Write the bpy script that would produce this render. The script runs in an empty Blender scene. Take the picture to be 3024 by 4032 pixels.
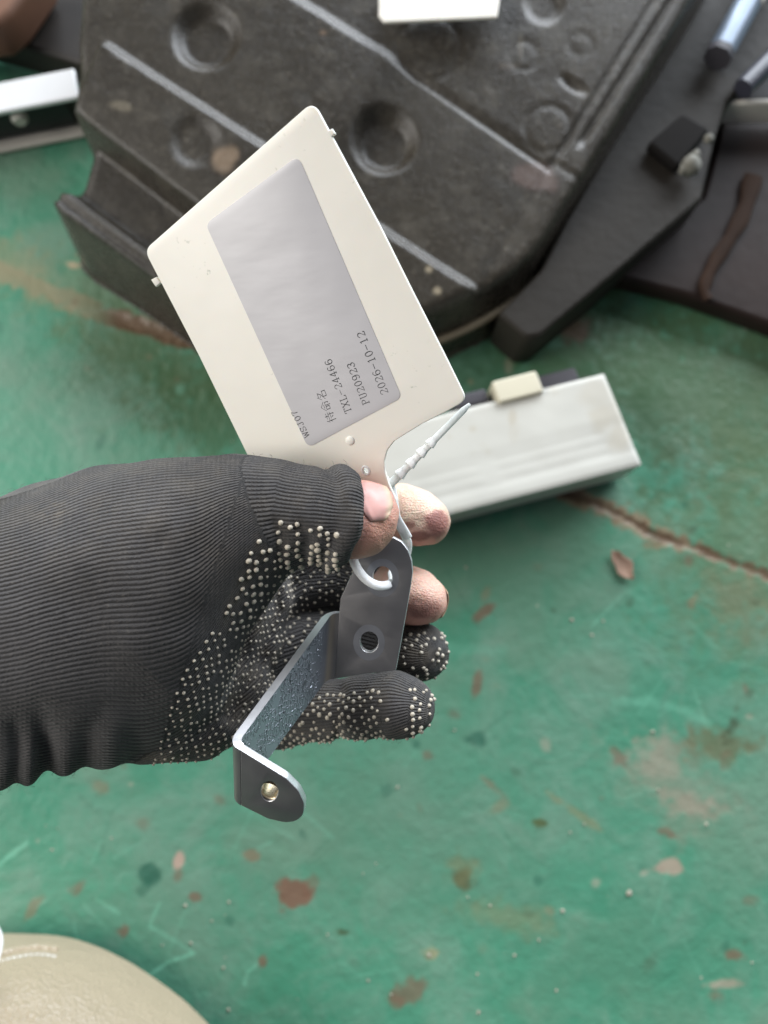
import bpy, bmesh, math, random
import numpy as np
from mathutils import Vector, Matrix
random.seed(7)
rng = np.random.default_rng(7)
S = bpy.context.scene
COL = S.collection

# ------------------------------------------------------------------ camera
CAM_H = 0.50
PITCH = math.radians(80)
F_PX = 2912.0
cam_d = bpy.data.cameras.new("camera")
cam = bpy.data.objects.new("camera", cam_d)
COL.objects.link(cam)
cam.location = (0, 0, CAM_H)
cam.rotation_euler = (math.pi / 2 - PITCH, 0, 0)
cam_d.sensor_fit = 'VERTICAL'
cam_d.sensor_height = 36.0
cam_d.sensor_width = 27.0
cam_d.lens = 26.0
cam_d.clip_start = 0.01
cam_d.clip_end = 200
cam_d.dof.use_dof = True
cam_d.dof.focus_distance = 0.247
cam_d.dof.aperture_fstop = 7.0
S.camera = cam

# ------------------------------------------------------------------ light (open workshop doorway ahead, window to the side, bright ceiling)
w = bpy.data.worlds.new("World")
S.world = w
w.use_nodes = True
bg = w.node_tree.nodes["Background"]
bg.inputs[0].default_value = (0.80, 0.86, 1.0, 1)
bg.inputs[1].default_value = 0.11


def area(name, loc, target, sx, sy, power, col):
    l = bpy.data.lights.new(name, 'AREA')
    l.shape = 'RECTANGLE'
    l.size, l.size_y = sx, sy
    l.energy = power
    l.color = col
    o = bpy.data.objects.new(name, l)
    o.location = loc
    d = Vector(target) - Vector(loc)
    o.rotation_euler = d.to_track_quat('-Z', 'Y').to_euler()
    COL.objects.link(o)


area("doorway_light", (1.3, 3.1, 1.35), (0, 0.2, 0.2), 4.2, 2.4, 350, (0.87, 0.93, 1.0))
area("window_light", (-2.7, 0.1, 2.2), (0, 0.1, 0.15), 2.4, 1.8, 105, (1.0, 0.97, 0.92))
S.view_settings.view_transform = 'Standard'
S.view_settings.look = 'None'
S.view_settings.exposure = 0.28
S.view_settings.gamma = 1.0

# ------------------------------------------------------------------ helpers
cp, sp = math.cos(PITCH), math.sin(PITCH)
CAM = np.array([0, 0, CAM_H])
RM = np.array([[1, 0, 0], [0, sp, -cp], [0, cp, sp]])


def cs(x, y, d):
    """photo pixel + distance along the view axis -> camera space"""
    return np.array([(x - 1512) / F_PX * d, (2016 - y) / F_PX * d, -d])


def c2w(P):
    return np.asarray(P) @ RM.T + CAM


def on_z(x, y, z):
    r = c2w(cs(x, y, 1.0)) - CAM
    t = (z - CAM_H) / r[2]
    return CAM + r * t


def wpt(x, y, d):
    return c2w(cs(x, y, d))


def px_of(Pw):
    q = (np.asarray(Pw) - CAM) @ RM
    return 1512 + F_PX * q[..., 0] / -q[..., 2], 2016 - F_PX * q[..., 1] / -q[..., 2]


def sstep(a, b, x):
    t = np.clip((x - a) / (b - a), 0, 1)
    return t * t * (3 - 2 * t)


def mesh_obj(name, verts, faces, mat=None, parent=None, smooth=True, loc=None):
    me = bpy.data.meshes.new(name)
    v = np.asarray(verts, dtype=float).copy()
    org = np.array(parent_loc(parent)) if parent is not None else (np.array(loc) if loc is not None else np.zeros(3))
    v -= org
    if isinstance(faces, np.ndarray) and faces.ndim == 2:
        n, k = faces.shape
        me.vertices.add(len(v))
        me.vertices.foreach_set("co", v.astype(np.float32).ravel())
        me.loops.add(n * k)
        me.loops.foreach_set("vertex_index", faces.astype(np.int32).ravel())
        me.polygons.add(n)
        me.polygons.foreach_set("loop_start", np.arange(0, n * k, k, dtype=np.int32))
        me.update(calc_edges=True)
    else:
        me.from_pydata([tuple(p) for p in v], [], [tuple(int(i) for i in f) for f in faces])
    me.validate()
    if smooth:
        me.polygons.foreach_set("use_smooth", np.ones(len(me.polygons), dtype=bool))
    if mat:
        me.materials.append(mat)
    o = bpy.data.objects.new(name, me)
    COL.objects.link(o)
    if parent is not None:
        o.parent = parent
    elif loc is not None:
        o.location = loc
    return o


_loc = {}


def parent_loc(p):
    v = Vector((0, 0, 0))
    while p is not None:
        v += p.location
        p = p.parent
    return tuple(v)


def root(name, label, cat, loc, group=None):
    o = bpy.data.objects.new(name, None)
    o.empty_display_size = 0.02
    o.location = loc
    COL.objects.link(o)
    tag(o, label, cat, group)
    return o


def tag(o, label=None, cat=None, group=None, kind=None):
    if label:
        o['label'] = label
    if cat:
        o['category'] = cat
    if group:
        o['group'] = group
    if kind:
        o['kind'] = kind
    return o


def add_attr(o, name, arr, typ='FLOAT'):
    a = o.data.attributes.new(name, typ, 'POINT')
    arr = np.asarray(arr, dtype=np.float32)
    a.data.foreach_set('value' if typ == 'FLOAT' else ('color' if 'COLOR' in typ else 'vector'), arr.ravel())


def finish(o, bevel=None, seg=2, subsurf=0, angle=35, wn=True):
    if bevel:
        m = o.modifiers.new("bevel", 'BEVEL')
        m.width = bevel
        m.segments = seg
        m.limit_method = 'ANGLE'
        m.angle_limit = math.radians(angle)
    if subsurf:
        m = o.modifiers.new("sub", 'SUBSURF')
        m.levels = m.render_levels = subsurf
    if bevel and wn:
        m = o.modifiers.new("wn", 'WEIGHTED_NORMAL')
        m.keep_sharp = True
    return o


def prism(name, poly_bot, poly_top, mat, parent=None, bevel=None, smooth=True, loc=None):
    n = len(poly_bot)
    v = list(poly_bot) + list(poly_top)
    f = [tuple(range(n))[::-1], tuple(range(n, 2 * n))] + [(i, (i + 1) % n, n + (i + 1) % n, n + i) for i in range(n)]
    o = mesh_obj(name, v, f, mat, parent, smooth=smooth, loc=loc)
    bm = bmesh.new()
    bm.from_mesh(o.data)
    bmesh.ops.recalc_face_normals(bm, faces=bm.faces)
    bm.to_mesh(o.data)
    bm.free()
    if bevel:
        finish(o, bevel)
    return o


def round_poly(pts, r, n=6):
    """round the corners of a 2-D polygon; r is one radius or one per corner"""
    out = []
    m = len(pts)
    for i in range(m):
        p = np.array(pts[i], float)
        a = np.array(pts[i - 1], float) - p
        b = np.array(pts[(i + 1) % m], float) - p
        rr = r[i] if isinstance(r, (list, tuple)) else r
        la, lb = np.linalg.norm(a), np.linalg.norm(b)
        if rr <= 0:
            out.append(p)
            continue
        a /= la
        b /= lb
        ang = math.acos(np.clip(a @ b, -1, 1))
        t = min(rr / math.tan(ang / 2), la * 0.48, lb * 0.48)
        p0, p1 = p + a * t, p + b * t
        for k in range(n + 1):
            s = k / n
            out.append((1 - s) ** 2 * p0 + 2 * s * (1 - s) * p + s * s * p1)
    return out


def circle2(c, rx, ry=None, n=28, rot=0):
    ry = ry or rx
    return [np.array((c[0] + rx * math.cos(t) * math.cos(rot) - ry * math.sin(t) * math.sin(rot),
                      c[1] + rx * math.cos(t) * math.sin(rot) + ry * math.sin(t) * math.cos(rot)))
            for t in np.linspace(0, 2 * math.pi, n, endpoint=False)]


def plate(name, outline, holes, thick, bev, O, A, B, N, mat, parent):
    """flat plate with holes: outline in (a, b) metres on plane O + aA + bB, thickness along N (centred)"""
    cu = bpy.data.curves.new(name, 'CURVE')
    cu.dimensions = '2D'
    cu.fill_mode = 'BOTH'
    cu.extrude = max(thick / 2 - bev, 1e-6)
    cu.bevel_depth = bev
    cu.bevel_resolution = 2
    cu.offset = -bev
    for ring in [outline] + holes:
        s = cu.splines.new('POLY')
        s.points.add(len(ring) - 1)
        s.points.foreach_set("co", np.array([(p[0], p[1], 0, 1) for p in ring], dtype=np.float32).ravel())
        s.use_cyclic_u = True
    tmp = bpy.data.objects.new("tmp", cu)
    COL.objects.link(tmp)
    bpy.context.view_layer.update()
    me = bpy.data.meshes.new_from_object(tmp.evaluated_get(bpy.context.evaluated_depsgraph_get()))
    bpy.data.objects.remove(tmp)
    v = np.zeros(len(me.vertices) * 3)
    me.vertices.foreach_get("co", v)
    v = v.reshape(-1, 3)
    Pw = np.array(O) + v[:, :1] * A + v[:, 1:2] * B + v[:, 2:] * N
    org = np.array(parent_loc(parent)) if parent else np.zeros(3)
    me.vertices.foreach_set("co", (Pw - org).astype(np.float32).ravel())
    me.name = name
    me.materials.clear()
    me.materials.append(mat)
    bm = bmesh.new()
    bm.from_mesh(me)
    bmesh.ops.remove_doubles(bm, verts=bm.verts, dist=1e-6)
    bmesh.ops.recalc_face_normals(bm, faces=bm.faces)
    bm.to_mesh(me)
    bm.free()
    me.polygons.foreach_set("use_smooth", np.ones(len(me.polygons), dtype=bool))
    me.set_sharp_from_angle(angle=math.radians(38))
    o = bpy.data.objects.new(name, me)
    COL.objects.link(o)
    if parent:
        o.parent = parent
    return o


def catmull(P, n=10):
    P = [np.array(p, float) for p in P]
    P = [2 * P[0] - P[1]] + P + [2 * P[-1] - P[-2]]
    out = []
    for i in range(1, len(P) - 2):
        for k in range(n):
            t = k / n
            a, b, c, d = P[i - 1], P[i], P[i + 1], P[i + 2]
            out.append(0.5 * (2 * b + (c - a) * t + (2 * a - 5 * b + 4 * c - d) * t * t + (3 * b - a - 3 * c + d) * t ** 3))
    out.append(P[-2])
    return np.array(out)


def sweep(name, path, prof_fn, mat, parent=None, up=(0, 0, 1), m=12, loc=None, smooth=True):
    """tube along path; prof_fn(i, t) -> list of m (a, b) offsets"""
    path = np.asarray(path)
    n = len(path)
    V, Fc = [], []
    up = np.array(up, float)
    for i in range(n):
        T = path[min(i + 1, n - 1)] - path[max(i - 1, 0)]
        T /= np.linalg.norm(T)
        a = np.cross(up, T)
        a /= np.linalg.norm(a)
        b = np.cross(T, a)
        up = b
        for (p, q) in prof_fn(i, i / (n - 1)):
            V.append(path[i] + a * p + b * q)
    m = len(V) // n
    for i in range(n - 1):
        for k in range(m):
            Fc.append((i * m + k, i * m + (k + 1) % m, (i + 1) * m + (k + 1) % m, (i + 1) * m + k))
    Fc.append(tuple(range(m))[::-1])
    Fc.append(tuple(range((n - 1) * m, n * m)))
    o = mesh_obj(name, V, Fc, mat, parent, smooth=smooth, loc=loc)
    o.data.set_sharp_from_angle(angle=math.radians(50))
    return o


# numpy value noise -------------------------------------------------
def vnoise(P, seed=0):
    P = np.asarray(P, float)
    i = np.floor(P).astype(np.int64)
    f = P - i
    f = f * f * (3 - 2 * f)
    dim = P.shape[-1]
    out = 0
    for c in range(2 ** dim):
        h = np.full(P.shape[:-1], seed * 7919 + 17, dtype=np.int64)
        wgt = 1
        for k in range(dim):
            b = (c >> k) & 1
            h = (h * 1103515245 + (i[..., k] + b) * (374761393 + k * 668265263)) & 0x7fffffff
            wgt = wgt * (f[..., k] if b else 1 - f[..., k])
        h = ((h ^ (h >> 13)) * 1274126177) & 0x7fffffff
        h = h ^ (h >> 16)
        out = out + wgt * ((h & 0xffff) / 65535.0)
    return out


def fbm(P, oct=4, seed=0):
    a, s, t = 0.5, 0, 0
    for k in range(oct):
        s = s + a * vnoise(P * 2 ** k, seed + k)
        t += a
        a *= 0.55
    return s / t


# ------------------------------------------------------------------ materials
class NT:
    def __init__(s, name):
        s.m = bpy.data.materials.new(name)
        s.m.use_nodes = True
        s.t = s.m.node_tree
        s.bsdf = s.t.nodes["Principled BSDF"]
        s.out = s.t.nodes["Material Output"]

    def n(s, typ, **kw):
        nd = s.t.nodes.new(typ)
        for k, v in kw.items():
            if k.startswith('i_'):
                nd.inputs[k[2:].replace('_', ' ')].default_value = v
            else:
                setattr(nd, k, v)
        return nd

    def l(s, a, b):
        s.t.links.new(a, b)

    def noise(s, scale, detail=4, rough=0.55, vec=None, dist=0.0):
        nd = s.n('ShaderNodeTexNoise')
        nd.inputs['Scale'].default_value = scale
        nd.inputs['Detail'].default_value = detail
        nd.inputs['Roughness'].default_value = rough
        nd.inputs['Distortion'].default_value = dist
        s.l(vec if vec is not None else s.obj(), nd.inputs['Vector'])
        return nd.outputs['Fac']

    def obj(s):
        if not hasattr(s, '_tc'):
            s._tc = s.n('ShaderNodeTexCoord')
        return s._tc.outputs['Object']

    def ramp(s, fac, stops):
        r = s.n('ShaderNodeValToRGB')
        while len(r.color_ramp.elements) < len(stops):
            r.color_ramp.elements.new(0.5)
        for e, (p, c) in zip(r.color_ramp.elements, stops):
            e.position = p
            e.color = (c, c, c, 1) if isinstance(c, (int, float)) else (*c, 1)
        s.l(fac, r.inputs[0])
        return r.outputs[0]

    def mix(s, fac, a, b, mode='MIX'):
        x = s.n('ShaderNodeMix', data_type='RGBA', blend_type=mode)
        for sock, val in ((x.inputs['Factor'], fac), (x.inputs['A'], a), (x.inputs['B'], b)):
            if isinstance(val, (int, float)):
                sock.default_value = val
            elif isinstance(val, tuple):
                sock.default_value = (*val, 1)
            else:
                s.l(val, sock)
        return x.outputs['Result']

    def math(s, op, a, b=None, c=None):
        x = s.n('ShaderNodeMath', operation=op)
        for i, val in enumerate((a, b, c)):
            if val is None:
                continue
            if isinstance(val, (int, float)):
                x.inputs[i].default_value = val
            else:
                s.l(val, x.inputs[i])
        return x.outputs[0]

    def attr(s, name):
        a = s.n('ShaderNodeAttribute')
        a.attribute_name = name
        return a

    def bump(s, h, dist, strength=1.0, normal=None):
        b = s.n('ShaderNodeBump')
        b.inputs['Distance'].default_value = dist
        b.inputs['Strength'].default_value = strength
        s.l(h, b.inputs['Height'])
        if normal is not None:
            s.l(normal, b.inputs['Normal'])
        s.l(b.outputs[0], s.bsdf.inputs['Normal'])
        return b.outputs[0]

    def set(s, **kw):
        for k, v in kw.items():
            sock = s.bsdf.inputs[k.replace('_', ' ')]
            if isinstance(v, (int, float)):
                sock.default_value = v
            elif isinstance(v, tuple):
                sock.default_value = (*v, 1) if len(v) == 3 else v
            else:
                s.l(v, sock)
        return s


def simple(name, col, rough=0.5, metal=0.0, var=0.15, scale=60, bump=0.0, spec=0.5):
    t = NT(name)
    n = t.noise(scale, 5)
    a = tuple(c * (1 - var) for c in col)
    b = tuple(min(1, c * (1 + var)) for c in col)
    t.set(Base_Color=t.mix(n, a, b), Roughness=rough, Metallic=metal)
    t.bsdf.inputs['Specular IOR Level'].default_value = spec
    if bump:
        t.bump(t.noise(scale * 6, 3), bump)
    return t.m


# floor paint
def m_floor():
    t = NT("green_floor_paint")
    big = t.noise(5.0, 5, 0.6)
    mid = t.noise(22, 5, 0.65, dist=0.6)
    fine = t.noise(140, 4, 0.7)
    base = t.ramp(big, [(0.30, (0.048, 0.205, 0.122)), (0.5, (0.068, 0.235, 0.148)), (0.72, (0.118, 0.248, 0.170))])
    base = t.mix(t.ramp(mid, [(0.46, 0.0), (0.72, 0.7)]), base, (0.165, 0.262, 0.195))
    base = t.mix(t.ramp(fine, [(0.55, 0.0), (0.75, 0.35)]), base, (0.060, 0.150, 0.105))
    p = t.attr('paint')
    al = t.attr('paint_amount')
    col = t.mix(al.outputs['Fac'], base, p.outputs['Color'])
    t.set(Base_Color=col, Roughness=t.ramp(mid, [(0.3, 0.34), (0.7, 0.56)]))
    t.bsdf.inputs['Specular IOR Level'].default_value = 0.35
    t.bump(t.math('ADD', fine, t.math('MULTIPLY', mid, 2.0)), 0.0006)
    return t.m


def m_black():
    t = NT("dusty_black_plastic")
    n1 = t.noise(14, 5, 0.6)
    n2 = t.noise(70, 5, 0.65)
    n3 = t.noise(430, 4, 0.75)
    c = t.ramp(n1, [(0.3, (0.026, 0.022, 0.017)), (0.7, (0.046, 0.040, 0.031))])
    c = t.mix(t.ramp(n2, [(0.52, 0.0), (0.74, 0.55)]), c, (0.088, 0.077, 0.060))
    c = t.mix(t.ramp(t.noise(38, 3, 0.5), [(0.62, 0.0), (0.70, 0.6)]), c, (0.040, 0.037, 0.032))
    c = t.mix(t.ramp(n3, [(0.59, 0.0), (0.68, 0.75)]), c, (0.16, 0.14, 0.11))
    c = t.mix(t.ramp(n3, [(0.30, 0.7), (0.42, 0.0)]), c, (0.012, 0.011, 0.009))
    p = t.attr('paint')
    al = t.attr('paint_amount')
    c = t.mix(al.outputs['Fac'], c, p.outputs['Color'])
    t.set(Base_Color=c, Roughness=t.ramp(n2, [(0.35, 0.22), (0.7, 0.34)]))
    t.bsdf.inputs['Specular IOR Level'].default_value = 0.36
    t.bump(t.math('ADD', n3, t.math('MULTIPLY', n2, 0.25)), 0.00045)
    return t.m


def m_tag():
    t = NT("cream_plastic")
    n = t.noise(35, 4)
    c = t.mix(n, (0.83, 0.79, 0.715), (0.86, 0.83, 0.765))
    sp_ = t.ramp(t.noise(420, 2, 0.6), [(0.66, 0.0), (0.74, 0.5)])
    zone = t.ramp(t.noise(45, 2), [(0.55, 0.0), (0.64, 1.0)])
    c = t.mix(t.math('MULTIPLY', sp_, zone), c, (0.30, 0.33, 0.24))
    t.set(Base_Color=c, Roughness=0.38)
    t.bsdf.inputs['Subsurface Weight'].default_value = 0.12
    t.bsdf.inputs['Subsurface Radius'].default_value = (0.003, 0.002, 0.0012)
    t.bsdf.inputs['Subsurface Scale'].default_value = 1.0
    t.bump(t.noise(45, 2), 0.0003)
    return t.m


def m_sticker():
    t = NT("grey_paper_label")
    n = t.noise(28, 3)
    c = t.mix(n, (0.52, 0.505, 0.525), (0.585, 0.57, 0.58))
    t.set(Base_Color=c, Roughness=0.34)
    mp = t.n('ShaderNodeMapping')
    mp.inputs['Rotation'].default_value = (0.3, 0.2, 0.9)
    mp.inputs['Scale'].default_value = (24, 80, 50)
    t.l(t.obj(), mp.inputs['Vector'])
    wr = t.noise(1.0, 3, 0.5, vec=mp.outputs[0])
    t.bump(t.math('ADD', t.math('MULTIPLY', wr, 0.35), t.noise(26, 2)), 0.0010, 0.8)
    return t.m


def m_metal(edge=False):
    t = NT("steel_edge_painted_glint" if edge else "zinc_plated_steel")
    n = t.noise(120, 5, 0.6)
    n2 = t.noise(30, 4)
    c = t.ramp(n2, [(0.3, (0.205, 0.198, 0.198)), (0.7, (0.262, 0.252, 0.250))])
    c = t.mix(t.ramp(t.attr('tint').outputs['Fac'], [(0, 0.0), (1, 1.0)]), c, (0.37, 0.40, 0.46))
    c = t.mix(t.ramp(t.attr('brass').outputs['Fac'], [(0, 0.0), (1, 1.0)]), c, (0.62, 0.52, 0.36))
    t.set(Base_Color=c, Metallic=t.math('SUBTRACT', 0.85, t.math('MULTIPLY', t.attr('hammer').outputs['Fac'], 0.30)), Roughness=t.ramp(n, [(0.3, 0.38), (0.7, 0.48)]))
    if edge:  # light caught on the edges, painted as a paler, less metallic base
        t.set(Base_Color=t.mix(n, (0.62, 0.62, 0.64), (0.74, 0.74, 0.76)), Metallic=0.35, Roughness=0.32)
        return t.m
    wv = t.n('ShaderNodeTexVoronoi')
    wv.feature = 'DISTANCE_TO_EDGE'
    wv.inputs['Scale'].default_value = 880
    mp = t.n('ShaderNodeMapping')
    mp.inputs['Rotation'].default_value = (0.2, 0.5, 0.7)
    mp.inputs['Scale'].default_value = (1.0, 0.55, 1.0)
    t.l(t.obj(), mp.inputs['Vector'])
    t.l(mp.outputs[0], wv.inputs['Vector'])
    ham = t.math('MULTIPLY', t.ramp(wv.outputs['Distance'], [(0.0, 1.0), (0.10, 0.0)]), t.attr('hammer').outputs['Fac'])
    ham = t.math('MULTIPLY', ham, t.ramp(t.noise(160, 3), [(0.40, 0.0), (0.5, 1.0)]))
    t.bump(t.math('ADD', t.math('MULTIPLY', n, 0.06), ham), 0.0014)
    return t.m


def m_glove():
    t = NT("dark_grey_knit")
    kx = t.attr('rib').outputs['Fac']
    ky = t.attr('course').outputs['Fac']
    soil = t.attr('soil').outputs['Fac']
    wob = t.math('MULTIPLY', t.math('SUBTRACT', t.noise(150, 4), 0.5), 3.2)
    ph = t.math('ADD', t.math('MULTIPLY', kx, 6.28318), wob)
    rib = t.math('ADD', t.math('MULTIPLY', t.math('SINE', ph), 0.5), 0.5)
    rib = t.math('POWER', rib, 0.7)
    # stitches: v-shapes along each rib
    st = t.math('ADD', t.math('MULTIPLY', ky, 6.28318), t.math('MULTIPLY', t.math('COSINE', ph), 1.3))
    st = t.math('ADD', t.math('MULTIPLY', t.math('SINE', st), 0.5), 0.5)
    h = t.math('ADD', t.math('MULTIPLY', rib, 0.85), t.math('MULTIPLY', t.math('MULTIPLY', st, rib), 0.32))
    fuzz = t.noise(2600, 2, 0.6)
    h = t.math('MULTIPLY', h, t.ramp(t.noise(420, 4, 0.7), [(0.3, 0.45), (0.7, 1.0)]))
    h = t.math('ADD', h, t.math('MULTIPLY', fuzz, 0.30))
    n1 = t.noise(40, 4)
    c = t.ramp(n1, [(0.3, (0.047, 0.045, 0.045)), (0.7, (0.084, 0.080, 0.080))])
    c = t.mix(t.math('MULTIPLY', fuzz, 0.25), c, (0.11, 0.10, 0.095))
    c = t.mix(t.ramp(t.noise(700, 3, 0.7), [(0.55, 0.0), (0.75, 0.5)]), c, (0.135, 0.122, 0.11))
    dn = t.ramp(t.noise(90, 4, 0.7), [(0.42, 0.0), (0.68, 1.0)])
    c = t.mix(t.math('MULTIPLY', t.math('MULTIPLY', soil, dn), 0.9), c, (0.20, 0.165, 0.12))
    gapk = t.math('MULTIPLY', t.ramp(rib, [(0.0, 1.0), (0.45, 0.0)]), t.ramp(t.noise(110, 4, 0.7), [(0.3, 0.25), (0.65, 0.85)]))
    yarn = t.mix(gapk, c, (0.008, 0.0075, 0.0075))   # dark yarn gap between two ribs, with groove shade painted in
    t.set(Base_Color=yarn, Roughness=0.92)
    t.bsdf.inputs['Specular IOR Level'].default_value = 0.15
    t.bsdf.inputs['Sheen Weight'].default_value = 0.12
    t.bsdf.inputs['Sheen Roughness'].default_value = 0.5
    t.bump(h, 0.0008, 0.85)
    return t.m


def m_skin():
    t = NT("skin")
    n = t.noise(180, 4)
    p = t.attr('paint').outputs['Color']
    c = t.mix(t.math('MULTIPLY', n, 0.35), p, (0.42, 0.22, 0.17))
    d = t.attr('dust').outputs['Fac']
    dn = t.ramp(t.noise(320, 4, 0.75), [(0.35, 0.25), (0.65, 1.0)])
    c = t.mix(t.math('MULTIPLY', d, dn), c, (0.66, 0.54, 0.40))
    t.set(Base_Color=c, Roughness=0.55)
    t.bsdf.inputs['Subsurface Weight'].default_value = 0.25
    t.bsdf.inputs['Subsurface Radius'].default_value = (0.0035, 0.0014, 0.0008)
    t.bsdf.inputs['Subsurface Scale'].default_value = 1.0
    mp = t.n('ShaderNodeMapping')
    mp.inputs['Scale'].default_value = (350, 1300, 900)
    mp.inputs['Rotation'].default_value = (0, 0, 0.6)
    t.l(t.obj(), mp.inputs['Vector'])
    w1 = t.noise(1.0, 3, 0.6, vec=mp.outputs[0])
    t.bump(t.math('ADD', w1, t.noise(1500, 2)), 0.00034)
    return t.m


def nylon(name, col, rough, var):
    m = simple(name, col, rough, var=var)
    b = m.node_tree.nodes["Principled BSDF"]
    b.inputs['Subsurface Weight'].default_value = 0.5
    b.inputs['Subsurface Radius'].default_value = (0.004, 0.004, 0.0038)
    b.inputs['Subsurface Scale'].default_value = 1.0
    return m


MAT = dict(
    floor=m_floor(), black=m_black(), tag=m_tag(), sticker=m_sticker(), metal=m_metal(), edge=m_metal(True), glove=m_glove(), skin=m_skin(),
    ink=simple("label_ink", (0.02, 0.02, 0.022), 0.6, var=0.1),
    white=nylon("white_nylon", (0.92, 0.91, 0.89), 0.36, var=0.03),
    dot=simple("cream_rubber", (0.50, 0.445, 0.36), 0.65, var=0.35, scale=300),
    box=simple("off_white_plastic", (0.66, 0.655, 0.62), 0.36, var=0.06, scale=30),
    cream=simple("yellowed_plastic", (0.56, 0.52, 0.40), 0.45, var=0.06),
    rubber=simple("dark_rubber", (0.045, 0.042, 0.05), 0.6, var=0.2),
    dark=simple("grimy_dark_steel", (0.021, 0.018, 0.0145), 0.6, var=0.4, scale=25, bump=0.0004, spec=0.18),
    rust=simple("rust", (0.16, 0.075, 0.035), 0.8, var=0.5, scale=60, bump=0.0006),
    orange=simple("rust_red_paint", (0.15, 0.072, 0.042), 0.6, var=0.25, scale=40),
    chrome=simple("bright_aluminium", (0.90, 0.91, 0.92), 0.32, metal=0.25, var=0.04),
    bluesteel=simple("blue_grey_steel", (0.17, 0.21, 0.27), 0.42, metal=0.4, var=0.2),
    bone=simple("pale_plastic", (0.60, 0.56, 0.50), 0.5, var=0.1),
    scrap=simple("dry_brown_scrap", (0.26, 0.165, 0.115), 0.8, var=0.35, scale=120),
    sleeve=simple("dark_sleeve_cloth", (0.05, 0.05, 0.055), 0.9, var=0.2, scale=200, bump=0.0004),
    grit=simple("pale_grit", (0.34, 0.33, 0.26), 0.8, var=0.4, scale=150),
)

# ================================================================== FLOOR
gx = np.concatenate([-0.37 - np.geomspace(0.02, 6, 14)[::-1], np.arange(-0.37, 0.3701, 0.0015), 0.37 + np.geomspace(0.02, 6, 14)])
gy = np.concatenate([-0.34 - np.geomspace(0.02, 4, 12)[::-1], np.arange(-0.34, 0.64, 0.0015), 0.64 + np.geomspace(0.02, 8, 14)])
GX, GY = np.meshgrid(gx, gy)
FP = np.stack([GX, GY, np.zeros_like(GX)], -1)
PX, PY = px_of(FP)
behind = ((FP - CAM) @ RM)[..., 2] > -0.05
PX[behind] = 9e5
PY[behind] = 9e5
col = np.zeros(GX.shape + (3,))
amt = np.zeros(GX.shape)
XY = np.stack([GX, GY], -1)
nA, nB, nC = fbm(XY * 60, 4, 3), fbm(XY * 190, 4, 9), fbm(XY * 16, 4, 21)


def over(c, a):
    global col, amt
    a = np.clip(a, 0, 1)
    na = a + amt * (1 - a)
    k = np.where(na > 1e-6, a / np.maximum(na, 1e-6), 0)[..., None]
    col = col * (1 - k) + np.array(c) * k
    amt = na


def blot(x, y, rx, ry, rot, c, s=0.8, soft=0.35, wob=1.5):
    """a worn, stained or shade-toned patch of the paint, centred where it lies on the floor"""
    a = math.radians(rot)
    dx, dy = PX - x, PY - y
    u = (dx * math.cos(a) + dy * math.sin(a)) / rx
    v = (-dx * math.sin(a) + dy * math.cos(a)) / ry
    r = np.sqrt(u * u + v * v) + (nB - 0.5) * wob + (nA - 0.5) * wob
    over(c, s * sstep(1 + soft, 1 - soft, r))


def line_d(pts):
    best = np.full(GX.shape, 1e9)
    for (x0, y0), (x1, y1) in zip(pts[:-1], pts[1:]):
        dx, dy = x1 - x0, y1 - y0
        t = np.clip(((PX - x0) * dx + (PY - y0) * dy) / (dx * dx + dy * dy), 0, 1)
        best = np.minimum(best, np.hypot(PX - x0 - t * dx, PY - y0 - t * dy))
    return best


OLIVE, BRN, PALE, DKG, PINK, MINT = (0.085, 0.115, 0.050), (0.165, 0.085, 0.055), (0.36, 0.31, 0.24), (0.016, 0.095, 0.060), (0.40, 0.28, 0.22), (0.16, 0.42, 0.29)
# broad dirt, and shade round the housing and box painted into the colour
over((0.13, 0.225, 0.155), 0.6 * sstep(0.50, 0.72, nC))
blot(2750, 1550, 700, 380, 20, (0.065, 0.10, 0.045), 0.78, 0.7, 1.2)
blot(2050, 1500, 420, 300, 10, (0.03, 0.10, 0.05), 0.6, 0.7, 1.2)  # dark green shade behind the box, painted into the floor
blot(1500, 3300, 500, 320, 20, (0.10, 0.20, 0.135), 0.5, 0.8, 1.3)
blot(700, 3550, 380, 180, 10, (0.11, 0.21, 0.15), 0.5, 0.8, 1.3)
blot(2500, 3750, 500, 240, -10, (0.045, 0.19, 0.115), 0.6, 0.8, 1.3)
blot(2950, 2150, 300, 420, 10, (0.10, 0.15, 0.075), 0.6, 0.7, 1.2)
blot(2350, 1450, 260, 160, 0, (0.05, 0.10, 0.04), 0.5, 0.7, 1.2)
blot(250, 1130, 330, 130, 28, (0.15, 0.20, 0.11), 0.45, 0.6, 1.6)
blot(620, 1420, 300, 150, 20, (0.06, 0.12, 0.05), 0.7, 0.7, 1.2)
blot(820, 1600, 260, 190, 20, (0.06, 0.11, 0.045), 0.65, 0.7, 1.2)
blot(60, 1000, 130, 70, 10, (0.20, 0.22, 0.13), 0.5, 0.6)
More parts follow.
